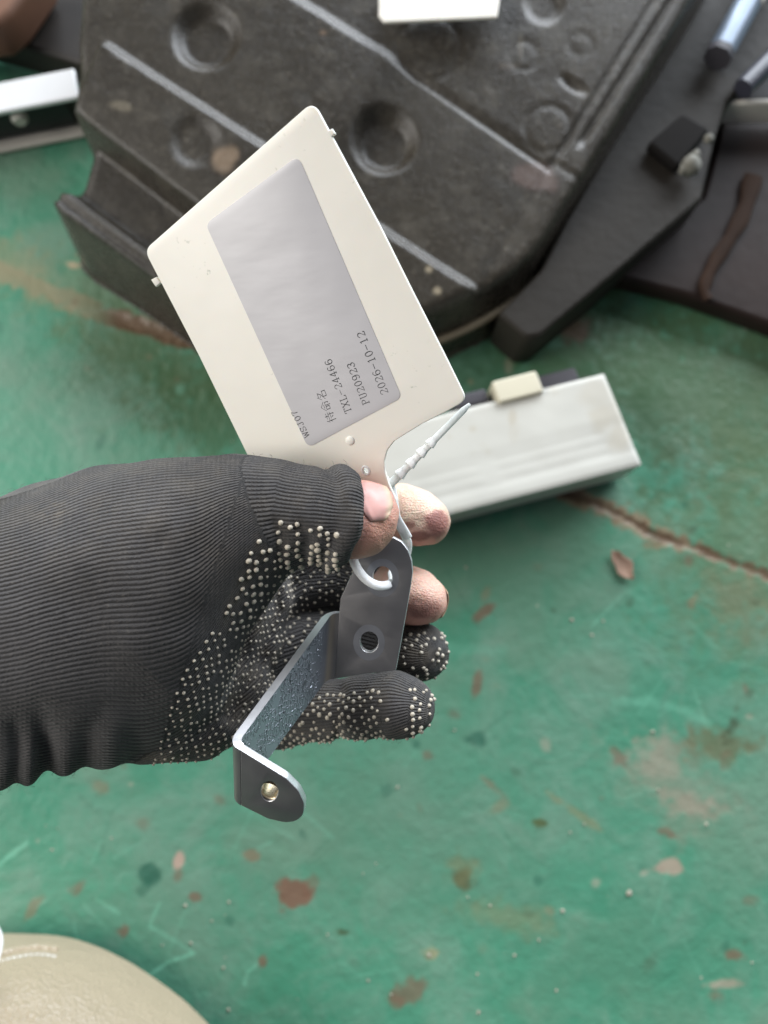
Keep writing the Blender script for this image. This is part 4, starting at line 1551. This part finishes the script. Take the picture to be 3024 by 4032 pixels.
# vertices of the body to the right of the ridge share the palm lattice
bm_ = own == 0
lat[bm_, 0] = ((GV[:, 1] * 0.80 - GV[:, 0] * 0.45 + GV[:, 2] * 0.30) * 1000)[bm_]
lat[bm_, 1] = ((GV[:, 0] * 0.75 + GV[:, 1] * 0.45 - GV[:, 2] * 0.55) * 1000)[bm_]
toview = -GV / np.linalg.norm(GV, axis=1, keepdims=True)
facing = (GN * toview).sum(1)
PITCH_MM = 2.9
cand = []
for gi, g in enumerate(GROUPS):
    m = own == gi
    if g in ('body', 'palm'):
        m = m & (X > ridge_x - 12) & (Y > 2060)
    elif g == 'thumb':
        m = m & (Y > np.interp(X, [1065, 1190, 1271, 1347], [2052, 2047, 2074, 2112]) + 8) & (X < 1330) & (X > 1075)
    elif g == 'pinky':
        m = m & (Y > np.interp(X, [1100, 1280, 1330, 1500, 1700], [2760, 2735, 2735, 2705, 2720]))
    elif g == 'ring':
        m = m & (Y > np.where(X > 1540, 2490, 2380)) & ((X > 1565) | (X < 1300))
    m = m & (facing > 0.02) & (X > 560)
    I = np.where(m)[0]
    if not len(I):
        continue
    a = lat[I, 1] / PITCH_MM * 1.08
    row = np.round(a)
    b = lat[I, 0] / PITCH_MM + 0.5 * (row % 2)
    cb = np.round(b)
    d = np.hypot(a - row, b - cb)
    key = (row.astype(int) * 4096 + cb.astype(int))
    for k in np.unique(key):
        w_ = np.where(key == k)[0]
        j = w_[d[w_].argmin()]
        if d[w_].min() < 0.30:
            cand.append(I[j])
cand = np.array(cand)
# thin out neighbours that fell on two lattices
good = []
for i in cand:
    if all(np.linalg.norm(GV[i] - GV[j]) > 0.0019 for j in good):
        good.append(i)
rngd = np.random.default_rng(3)
good = [i for i in good if not (own[i] == 5 and rngd.random() < 0.25)]
size = {i: (0.00056 + 0.00028 * rngd.random()) * (1.38 if own[i] == 1 else 1.25 if X[i] < ridge_x[i] + 90 and Y[i] < 2480 else 0.85 if own[i] in (0, 2, 3, 4) else 1.1) for i in good}
order = sorted(good, key=lambda i: -size[i] * facing[i] / -GV[i, 2] * (0.02 if facing[i] < 0.1 else 1))
gl = np.array(parent_loc(glove))
left_v, left_f = [], []
for rank, i in enumerate(order):
    n_ = RM @ GN[i]
    p_ = c2w(GV[i])
    s_ = size[i]
    q_ = Vector(n_).to_track_quat('Z', 'Y')
    if rngd.random() < 0.06:
        continue
    jt = rngd.normal(size=3) * 0.00028
    p_ = p_ + jt - n_ * (jt @ n_)
    if rank < 312:
        o = bpy.data.objects.new("grip_dot", dome)
        o.parent = glove
        o.location = Vector(p_ - gl)
        o.rotation_mode = 'QUATERNION'
        o.rotation_quaternion = q_
        o.scale = (s_ * rngd.uniform(0.85, 1.1), s_ * rngd.uniform(0.85, 1.1), s_ * rngd.uniform(0.55, 0.95))
        COL.objects.link(o)
    else:
        b0 = len(left_v)
        for v in dome.vertices:
            left_v.append(np.array(q_ @ (v.co * s_)) + p_)
        left_f += [tuple(b0 + k for k in f.vertices) for f in dome.polygons]
if left_v:
    o = mesh_obj("small_grip_dots", left_v, left_f, MAT['dot'], glove)
    tag(o, kind='stuff')

# ---- loose fibres standing off the knit
fv, ff = [], []
FI = np.where((own < 2) | (own == 6))[0]
rngf = np.random.default_rng(11)
sel = rngf.choice(FI, 2600, replace=False)
sel = [i for i in sel if facing[i] < 0.45 and facing[i] > -0.3][:380]
for i in sel:
    p_, n_ = GV[i], GN[i]
    tdir = np.cross(n_, rngf.normal(size=3)); tdir /= np.linalg.norm(tdir)
    L_ = rngf.uniform(0.0010, 0.0032)
    r_ = 0.000035
    pts = [p_ - n_ * 0.0002, p_ + n_ * L_ * 0.35 + tdir * L_ * 0.3, p_ + n_ * L_ * 0.45 + tdir * L_ * 0.9]
    b0 = len(fv)
    sd = np.cross(tdir, n_)
    for q_ in pts:
        for k in range(3):
            a = k * 2.094
            fv.append(q_ + r_ * (math.cos(a) * sd + math.sin(a) * n_))
    for s0 in range(2):
        for k in range(3):
            ff.append((b0 + s0 * 3 + k, b0 + s0 * 3 + (k + 1) % 3, b0 + s0 * 3 + 3 + (k + 1) % 3, b0 + s0 * 3 + 3 + k))
o = mesh_obj("loose_fibre", c2w(np.array(fv)), ff, simple("fibre", (0.10, 0.095, 0.09), 0.9), glove)
tag(o, kind='stuff')

# ---- forearm sleeve, out of the frame to the left
fa = np.array([cs(x, y, d) for x, y, d in [(-90, 2540, .258), (-500, 2620, .262), (-1400, 2800, .270), (-2600, 3050, .29)]])
rr_ = [0.036, 0.040, 0.044, 0.050]
sweep("sleeve", c2w(fa), lambda i, t: [(rr_[i] * math.cos(a), rr_[i] * math.sin(a)) for a in np.linspace(0, 6.283, 25)[:-1]], MAT['sleeve'], hand_root)

# ================================================================== TAG (plane found from the sides of its paper label)
q_px = [(810, 882), (1175, 613), (1583, 1565), (1213, 1763)]
rr4 = [cs(x, y, 1.0) for x, y in q_px]
D3 = 0.2555
dd = np.linalg.solve(np.array([rr4[0], -rr4[1], rr4[2]]).T, rr4[3] * D3)
TP = [dd[0] * rr4[0], dd[1] * rr4[1], dd[2] * rr4[2], D3 * rr4[3]]
e1 = TP[1] - TP[0]; e1 /= np.linalg.norm(e1)
e2 = TP[3] - TP[0]
TN = np.cross(e2, e1); TN /= np.linalg.norm(TN)
if TN[2] < 0: TN = -TN
e2 = np.cross(TN, e1); e2 /= np.linalg.norm(e2)
if e2 @ (TP[3] - TP[0]) < 0: e2 = -e2


def tuv(x, y, lift=0.0):
    """photo pixel -> coordinates on the tag plane"""
    r = cs(x, y, 1.0)
    O = TP[0] + TN * lift
    t = (O @ TN) / (r @ TN)
    v = r * t - O
    return np.array([v @ e1, v @ e2])


TO, TA, TB, TNW = c2w(TP[0]), RM @ e1, RM @ e2, RM @ TN
tag_root = root("hang_tag", "cream plastic tag with a grey printed label, held under the thumb", "tag", tuple(wpt(1250, 1250, .25)))
o_px = [(1232, 398), (1496, 890), (1622, 1143), (1766, 1428), (1838, 1575), (1766, 1616), (1660, 1670), (1597, 1709), (1552, 1737), (1524, 1772), (1513, 1815), (1515, 1855), (1530, 1905), (1560, 1970), (1560, 2010),
        (1500, 2030), (1420, 1985), (1330, 1925), (1180, 1890), (1030, 1880), (1000, 1850), (985, 1815), (780, 1395), (567, 985)]
ol = [tuv(*p) for p in o_px]
ol = round_poly(ol, [0.0034, 0, 0, 0, 0.0030, 0, 0, 0.004, 0.004, 0.004, 0.003, 0.003, 0, .002, .002, .004, .006, .006, .006, .006, .003, 0, 0, 0.0036], 6)
hole = circle2(tuv(1440, 1853), 0.00085, 0.0011, 18)
plate("plate", ol, [hole], 0.0016, 0.00035, TO - TNW * 0.0008, TA, TB, TNW, MAT['tag'], tag_root)
# moulding nubs on the edges, the raised pip and the burr of the hole
for (x, y, r) in [(1302, 524, 11), (612, 1110, 15)]:
    u = tuv(x, y)
    plate("nub", round_poly([u + np.array(p) * r / F_PX * .245 for p in ((-1, -1.2), (1, -1), (1.2, 0.9), (-0.8, 1.1))], 0.0002, 3), [], 0.0014, 0.0003, TO - TNW * 0.0008, TA, TB, TNW, MAT['tag'], tag_root)


def on_tag(u, h):
    return TO + TA * u[0] + TB * u[1] + TNW * h


def lathe_on(name, u, prof, mat, parent, n=24, sq=1.0):
    V, Fc = [], []
    for (r, h) in prof:
        for a in np.linspace(0, 2 * math.pi, n, endpoint=False):
            V.append(on_tag(u + np.array((r * math.cos(a), r * sq * math.sin(a))), h))
    for i in range(len(prof) - 1):
        for k in range(n):
            Fc.append((i * n + k, i * n + (k + 1) % n, (i + 1) * n + (k + 1) % n, (i + 1) * n + k))
    return mesh_obj(name, V, Fc, mat, parent)


lathe_on("pip", tuv(1378, 1735), [(0.0016, -0.0001), (0.0016, 0.00015), (0.0013, 0.0004), (0.0008, 0.00055), (0.00001, 0.0006)], MAT['tag'], tag_root)
lathe_on("burr", tuv(1440, 1853), [(0.0016, -0.0001), (0.00150, 0.0003), (0.00125, 0.00042), (0.00100, 0.0003), (0.00085, -0.0014)], MAT['white'], tag_root, sq=1.2)
# paper label
st_uv = [tuv(*p) for p in q_px]
sticker = plate("paper_label", round_poly(st_uv, 0.0026, 6), [], 0.00016, 0.00004, TO + TNW * 0.00009, TA, TB, TNW, MAT['sticker'], tag_root)

# stroke lettering in the manner of a label printer; cells 1 wide, 2 high
arc = lambda cx, cy, rx, ry, a0, a1, n=12: [(cx + rx * math.cos(math.radians(a)), cy + ry * math.sin(math.radians(a))) for a in np.linspace(a0, a1, n)]
GL = {
    'W': [[(.04, 1.85), (.24, .1), (.5, 1.5), (.76, .1), (.96, 1.85)], [(-.02, 1.85), (.14, 1.85)], [(.86, 1.85), (1.02, 1.85)]],
    'S': [arc(.5, 1.42, .36, .46, 20, 270), arc(.5, .52, .38, .44, 90, -160), [(.86, 1.85), (.86, 1.5)], [(.12, .05), (.12, .45)]],
    'J': [[(.35, 1.85), (.9, 1.85)], [(.64, 1.85), (.64, .45)], arc(.40, .45, .24, .40, 0, -170)],
    '0': [arc(.5, .97, .36, .92, 90, 450, 26)],
    '7': [[(.14, 1.5), (.18, 1.85), (.86, 1.85), (.52, 1.0), (.42, .05)]],
    'T': [[(.06, 1.5), (.08, 1.85), (.92, 1.85), (.94, 1.5)], [(.5, 1.85), (.5, .05)], [(.34, .05), (.66, .05)]],
    'X': [[(.10, 1.85), (.90, .05)], [(.88, 1.85), (.12, .05)], [(0, 1.85), (.26, 1.85)], [(.74, 1.85), (1, 1.85)], [(0, .05), (.26, .05)], [(.74, .05), (1, .05)]],
    'L': [[(.08, 1.85), (.46, 1.85)], [(.26, 1.85), (.26, .05)], [(.08, .05), (.90, .05), (.94, .45)]],
    '-': [[(.06, .95), (.94, .95)]],
    '2': [arc(.5, 1.38, .36, .47, 165, -25) + [(.14, .08)], [(.14, .08), (.82, .08), (.88, .42)]],
    '4': [[(.66, .05), (.66, 1.85), (.08, .58), (.94, .58)], [(.48, .05), (.84, .05)]],
    '6': [arc(.52, 1.0, .40, .88, 48, 200, 14), arc(.5, .60, .36, .55, 150, 510, 22)],
    'P': [[(.06, 1.85), (.5, 1.85)] + arc(.5, 1.40, .38, .45, 90, -90) + [(.24, .95)], [(.24, 1.85), (.24, .05)], [(.06, .05), (.44, .05)]],
    'U': [[(.20, 1.85), (.20, .5)] + arc(.5, .5, .30, .45, 180, 360) + [(.80, 1.85)], [(.06, 1.85), (.34, 1.85)], [(.68, 1.85), (.94, 1.85)]],
    '9': [arc(.48, .9, .40, .88, 228, 380, 14), arc(.5, 1.30, .36, .55, -30, 330, 22)],
    '3': [arc(.46, 1.42, .34, .44, 160, -90), arc(.46, .52, .38, .47, 90, -165)],
    '1': [[(.26, 1.6), (.52, 1.85), (.52, .05)], [(.30, .05), (.74, .05)]],
}
CJ = {   # 2 x 2 cells
    'a': [[(.42, 1.85), (.10, 1.35)], [(.50, 1.40), (.10, .85)], [(.32, 1.12), (.32, .05)], [(.72, 1.62), (1.86, 1.62)], [(1.28, 1.9), (1.28, 1.22)], [(.60, 1.22), (1.95, 1.22)], [(.66, .82), (1.92, .82)],
          [(1.58, 1.10), (1.58, .12), (1.36, .22)], [(.92, .60), (1.10, .34)]],
    'b': [[(1.0, 1.92), (.10, 1.18)], [(1.0, 1.92), (1.92, 1.18)], [(.66, 1.30), (1.34, 1.30)], [(.30, .98), (.30, .30), (.90, .30), (.90, .98), (.30, .98)], [(1.16, .05), (1.16, .98), (1.74, .98), (1.74, .30), (1.52, .36)]],
    'c': [[(.82, 1.95), (.16, 1.22)], [(.72, 1.66), (1.56, 1.66), (1.12, 1.08), (.14, .52)], [(.64, 1.38), (.96, 1.16)], [(.66, .74), (.66, .06), (1.70, .06), (1.70, .74), (.66, .74)]],
}


def lettering(text, p0, p1, hpx, wide=1.0, cjk=False):
    a, b = tuv(*p0), tuv(*p1)
    adv = (b - a)
    L = np.linalg.norm(adv)
    ex_ = adv / L
    up_v = np.array([-ex_[1], ex_[0]])
    if up_v @ np.array([1, 0]) > 0:
        up_v = -up_v
    cell = L / len(text)
    hh = hpx / F_PX * .247 / 1.9
    V, Fc = [], []
    hw = 0.00012 * wide
    cw = cell * (0.86 if not cjk else 0.45)
    for i, ch in enumerate(text):
        o_ = a + ex_ * (cell * i + cell * 0.07)
        for st in (CJ if cjk else GL)[ch]:
            P = [o_ + ex_ * x * cw + up_v * y * hh for x, y in st]
            for s0, s1 in zip(P[:-1], P[1:]):
                d_ = s1 - s0
                l_ = np.linalg.norm(d_)
                if l_ < 1e-9: continue
                d_ /= l_
                n_ = np.array([-d_[1], d_[0]])
                k = hw * (1.0 if abs(d_ @ ex_) < 0.6 else 0.62)
                b0 = len(V)
                lift = 0.000195 + 0.0000008 * len(Fc)
                for q_ in (s0 - n_ * k - d_ * hw * .5, s1 - n_ * k + d_ * hw * .5, s1 + n_ * k + d_ * hw * .5, s0 + n_ * k - d_ * hw * .5):
                    V.append(on_tag(q_, lift))
                Fc.append((b0, b0 + 1, b0 + 2, b0 + 3))
    o = mesh_obj("printed_line", V, Fc, MAT['ink'], sticker, smooth=False)
    return o


lettering("WSJ07", (1222, 1716), (1166, 1610), 27, 0.9)
lettering("abc", (1328, 1656), (1276, 1528), 42, 0.95, True)
lettering("TXL-24466", (1388, 1622), (1303, 1408), 31)
lettering("PU20923", (1458, 1588), (1391, 1420), 31)
lettering("2026-10-12", (1532, 1548), (1432, 1298), 32)


# ================================================================== BRACKET
def plane_from(p, q, r):
    n = np.cross(q - p, r - p)
    n /= np.linalg.norm(n)
    return (p, n if n[2] > 0 else -n)


def on_plane(pl_, x, y):
    r = cs(x, y, 1.0)
    t = (pl_[0] @ pl_[1]) / (r @ pl_[1])
    return r * t


# upper plate: hangs behind the thumb, in front of the fingers
PA = plane_from(cs(1310, 2380, .2620), cs(1290, 2660, .2655), cs(1590, 2450, .2600))
aO = on_plane(PA, 1310, 2380)
aX = on_plane(PA, 1600, 2400) - aO; aX -= PA[1] * (aX @ PA[1]); aX /= np.linalg.norm(aX)
aY = np.cross(PA[1], aX)
a_uv = lambda x, y: np.array([(on_plane(PA, x, y) - aO) @ aX, (on_plane(PA, x, y) - aO) @ aY])
br = root("steel_bracket", "bent grey steel bracket with round holes, held in the gloved fingers", "bracket", tuple(wpt(1300, 2600, .26)))
A1_, A2_ = on_plane(PA, 1298, 2408), on_plane(PA, 1280, 2666)
BENDR = 0.0036
pin_ = lambda v: np.array([(v - aO) @ aX, (v - aO) @ aY])
b1_, b2_ = pin_(A1_ + aX * BENDR), pin_(A2_ + aX * BENDR)
pa_px = [(1343, 2352), (1374, 2285), (1405, 2222), (1418, 2185), (1440, 2150), (1470, 2124), (1508, 2110), (1548, 2112), (1582, 2130), (1608, 2164), (1622, 2205), (1626, 2250), (1618, 2310), (1604, 2390), (1582, 2515), (1560, 2636), (1440, 2649)]
pa_uv = round_poly([b1_] + [a_uv(*p) for p in pa_px] + [b2_], [0, .004, 0] + [.003] * 10 + [0, 0, 0, .0008, .01] + [0] * 4, 4)


def hole_uv(x, y, rx, ry, f=a_uv, n=36):
    return [f(x + rx * math.cos(t), y + ry * math.sin(t)) for t in np.linspace(0, 2 * math.pi, n, endpoint=False)]


TH = 0.0028
MW = lambda v: RM @ v
h1 = hole_uv(1507, 2272, 38, 46)
h2 = hole_uv(1455, 2522, 36, 42)


def metal_attrs(o, tintv=0.0, brass=0.0, hammer=0.0):
    n = len(o.data.vertices)
    for k, v in (('tint', tintv), ('brass', brass), ('hammer', hammer)):
        add_attr(o, k, np.full(n, v) if np.isscalar(v) else v)


def wv(o):
    v = np.zeros(len(o.data.vertices) * 3)
    o.data.vertices.foreach_get("co", v)
    return v.reshape(-1, 3) + np.array(parent_loc(o))


def edge_faces(o, n):
    o.data.materials.append(MAT['edge'])
    for p in o.data.polygons:
        if abs(p.normal @ Vector(n)) < 0.9:
            p.material_index = 1


up = plate("upper_plate", pa_uv, [h1, h2], TH, 0.0003, c2w(aO), MW(aX), MW(aY), MW(PA[1]), MAT['metal'], br)
metal_attrs(up)
edge_faces(up, MW(PA[1]))
# washer marks worn into the plating round both holes
for (x, y, ri, ro) in [(1507, 2272, 40, 66), (1455, 2525, 38, 62)]:
    c_in, c_out = hole_uv(x, y, ri, ri * 1.14), hole_uv(x, y, ro, ro * 1.14)
    V = [c2w(aO + aX * p[0] + aY * p[1] + PA[1] * (TH / 2 + 0.00006)) for p in c_in] + [c2w(aO + aX * p[0] + aY * p[1] + PA[1] * (TH / 2 + 0.00003)) for p in c_out]
    n = len(c_in)
    o = mesh_obj("washer_mark", V, [(k, (k + 1) % n, n + (k + 1) % n, n + k) for k in range(n)], MAT['metal'], br)
    metal_attrs(o, 0.30)

# strap and lower lug: one bent strip, swept from the plate's left edge towards the viewer
C1_, C2_ = cs(920, 2922, .2285), cs(926, 3138, .2390)
# lug plane
PC = plane_from(C1_, C2_, cs(1200, 3120, .2325))
cX = on_plane(PC, 1170, 3120) - on_plane(PC, 926, 3030); cX /= np.linalg.norm(cX)
xin = lambda w_: aX * 0.0 + w_
NP = 44


def edge_path(A, C, lug_dir):
    """polyline: on the plate -> bend -> strap -> bend -> on the lug, with rounded bends"""
    ra, rc = BENDR, 0.0030
    d = C - A
    L = np.linalg.norm(d); d = d / L
    inA = aX - PA[1] * (aX @ PA[1])
    pts = []
    s, e = A + inA * 0.0001, A + d * ra
    for k in range(9):
        t = k / 8
        pts.append((1 - t) ** 2 * (A + inA * ra) + 2 * t * (1 - t) * A + t * t * e)
    for k in range(1, 14):
        pts.append(A + d * (ra + (L - ra - rc) * k / 14))
    p0, p2 = C - d * rc, C + lug_dir * rc
    for k in range(11):
        t = k / 10
        pts.append((1 - t) ** 2 * p0 + 2 * t * (1 - t) * C + t * t * p2)
    return pts


unit = lambda v: v / np.linalg.norm(v)
E1 = edge_path(A1_, C1_, unit(on_plane(PC, 1065, 3004) - C1_))
E2 = edge_path(A2_, C2_, unit(on_plane(PC, 995, 3187) - C2_))
npth = len(E1)
mw = 13
mid = np.array([[E1[i] * (1 - j / (mw - 1)) + E2[i] * (j / (mw - 1)) for j in range(mw)] for i in range(npth)])
tg = np.gradient(mid, axis=0); wd_ = np.gradient(mid, axis=1)
nrm = np.cross(tg, wd_); nrm /= np.linalg.norm(nrm, axis=-1, keepdims=True)
if (nrm[npth - 1, mw // 2] @ PC[1]) < 0: nrm = -nrm
outer, inner = mid + nrm * TH / 2, mid - nrm * TH / 2
V = np.concatenate([c2w(outer).reshape(-1, 3), c2w(inner).reshape(-1, 3)] + [c2w(s_[:, j_]) for j_ in (0, mw - 1) for s_ in (outer, inner)])
Fc = []
N0 = npth * mw
for i in range(npth - 1):
    for j in range(mw - 1):
        a_, b_, c_, d_ = i * mw + j, i * mw + j + 1, (i + 1) * mw + j + 1, (i + 1) * mw + j
        Fc += [(a_, b_, c_, d_), (N0 + a_, N0 + d_, N0 + c_, N0 + b_)]
    for q_, j in ((0, 0), (1, mw - 1)):
        e_ = 2 * N0 + q_ * 2 * npth
        Fc.append((e_ + i, e_ + i + 1, e_ + npth + i + 1, e_ + npth + i))
strap = mesh_obj("strap", V, Fc, MAT['metal'], br)
bm = bmesh.new(); bm.from_mesh(strap.data); bmesh.ops.recalc_face_normals(bm, faces=bm.faces); bm.to_mesh(strap.data); bm.free()
strap.data.materials.append(MAT['edge'])
for p in strap.data.polygons:
    if min(p.vertices) >= 2 * N0:
        p.material_index = 1
strap.data.set_sharp_from_angle(angle=math.radians(50))
ii = np.repeat(np.arange(npth), mw) / (npth - 1)
ii = np.r_[ii, ii, np.zeros(4 * npth)]
metal_attrs(strap, 0.85 * sstep(0.10, 0.30, ii) * sstep(0.80, 0.70, ii), 0.5 * np.exp(-((ii - 0.12) / 0.07) ** 2), sstep(0.25, 0.4, ii) * sstep(0.76, 0.70, ii))

# lug
cO = (E1[-1] + E2[-1]) / 2
cXX = cX - PC[1] * (cX @ PC[1]); cXX /= np.linalg.norm(cXX)
cY = np.cross(PC[1], cXX)
c_uv = lambda x, y: np.array([(on_plane(PC, x, y) - cO) @ cXX, (on_plane(PC, x, y) - cO) @ cY])
l1 = np.array([(E1[-1] - cO) @ cXX, (E1[-1] - cO) @ cY]); l2 = np.array([(E2[-1] - cO) @ cXX, (E2[-1] - cO) @ cY])
lug_px = [(1065, 3010), (1130, 3050), (1180, 3100), (1203, 3150), (1200, 3195), (1170, 3222), (1125, 3226), (1060, 3211)]
lug_uv = round_poly([l1] + [c_uv(*p) for p in lug_px] + [l2], [0] + [.006] * len(lug_px) + [0], 4)
hc = (1066, 3103)
hl = [c_uv(hc[0] + 33 * math.cos(t) , hc[1] + 39 * math.sin(t)) for t in np.linspace(0, 2 * math.pi, 36, endpoint=False)]
lug = plate("lug", lug_uv, [hl], TH, 0.0003, c2w(cO), MW(cXX), MW(cY), MW(PC[1]), MAT['metal'], br)
metal_attrs(lug)
edge_faces(lug, MW(PC[1]))
# threaded bush behind the lug
uc_ = c_uv(*hc)
Rb = np.mean([np.linalg.norm(p - uc_) for p in hl]) * 0.985
V, Fc = [], []
nn_, turns, seg_ = 40, 5, 8
prof = [(Rb, TH / 2 - 0.0001)]
for k in range(turns * 2 + 1):
    prof.append((Rb * (0.97 if k % 2 == 0 else 0.83), TH / 2 - 0.0002 - 0.00055 * k))
prof.append((Rb * 0.97, prof[-1][1] - 0.0003)); prof.append((Rb * 1.35, prof[-1][1])); prof.append((Rb * 1.35, -TH / 2))
for (r, h) in prof:
    for k in range(nn_):
        a = 2 * math.pi * k / nn_
        p = cO + cXX * (uc_[0] + r * math.cos(a)) + cY * (uc_[1] + r * math.sin(a)) + PC[1] * (h + 0.0002 * math.sin(a))
        V.append(c2w(p))
for i in range(len(prof) - 1):
    for k in range(nn_):
        Fc.append((i * nn_ + k, i * nn_ + (k + 1) % nn_, (i + 1) * nn_ + (k + 1) % nn_, (i + 1) * nn_ + k))
o = mesh_obj("threaded_bush", V, Fc, MAT['metal'], br)
metal_attrs(o, 0.0, 1.0)

# ================================================================== TIE OF THE TAG
def strip_prof(a, b):
    return lambda i, t: round_profile(a, b)


def round_profile(a, b, n=3):
    return [tuple(p) for p in round_poly([(-a, -b), (a, -b), (a, b), (-a, b)], min(a, b) * 0.9, n)]


# from the tag's neck down behind the bracket, through its upper hole and back up behind the thumb
tie = [cs(1528, 1890, .2590), cs(1546, 1940, .2580), cs(1553, 1990, .2575), cs(1562, 2040, .2590), cs(1590, 2100, .2640), cs(1606, 2145, .2720), cs(1590, 2210, .2745), cs(1545, 2255, .2735),
       cs(1545, 2284, .2668), cs(1535, 2300, .2590), cs(1490, 2306, .2540), cs(1440, 2280, .2525), cs(1402, 2230, .2520), cs(1390, 2180, .2530), cs(1410, 2110, .2565), cs(1465, 2020, .2580), cs(1515, 1940, .2575)]
sweep("tie_loop", c2w(catmull(tie, 8)), lambda i, t: round_profile(0.00155, 0.00125), MAT['white'], tag_root, m=12)
# flat shoulder where the tie leaves the plate
tl = [cs(1520, 1880, .2585), cs(1545, 1935, .2574), cs(1552, 1990, .2568), cs(1570, 2050, .2588), cs(1605, 2118, .2628)]
sweep("neck_strap", c2w(catmull(tl, 6)), lambda i, t: round_profile(0.0008 + 0.0009 * sstep(0.5, 0.95, t), 0.0007), MAT['white'], tag_root)
# tail with its barbs
t0, t1 = cs(1528, 1916, .2575), cs(1850, 1590, .2480)
tail = np.array([t0 + (t1 - t0) * k for k in np.linspace(0, 1, 15)])
sweep("tie_tail", c2w(tail), lambda i, t: round_profile(0.00150 * (1 - 0.28 * t) * (0.45 if i == 14 else 1), 0.0012 * (1 - 0.25 * t) * (0.45 if i == 14 else 1)), MAT['white'], tag_root)
dt = (t1 - t0) / np.linalg.norm(t1 - t0)
LT = np.linalg.norm(t1 - t0)
for (x, y) in [(1569, 1864), (1612, 1821), (1655, 1777), (1692, 1738)]:
    k = ((cs(x, y, .255) - t0) @ dt)
    c_ = t0 + dt * k
    s_ = 1 - 0.25 * k / LT
    sweep("barb", c2w(np.array([c_ - dt * 0.00075, c_ - dt * 0.00055, c_ + dt * 0.0006, c_ + dt * 0.0019])),
          lambda i, t: round_profile(0.0015 * s_ * (1.02, 1.42, 1.30, 1.0)[i], 0.0012 * s_ * (1.02, 1.35, 1.25, 1.0)[i]), MAT['white'], tag_root)
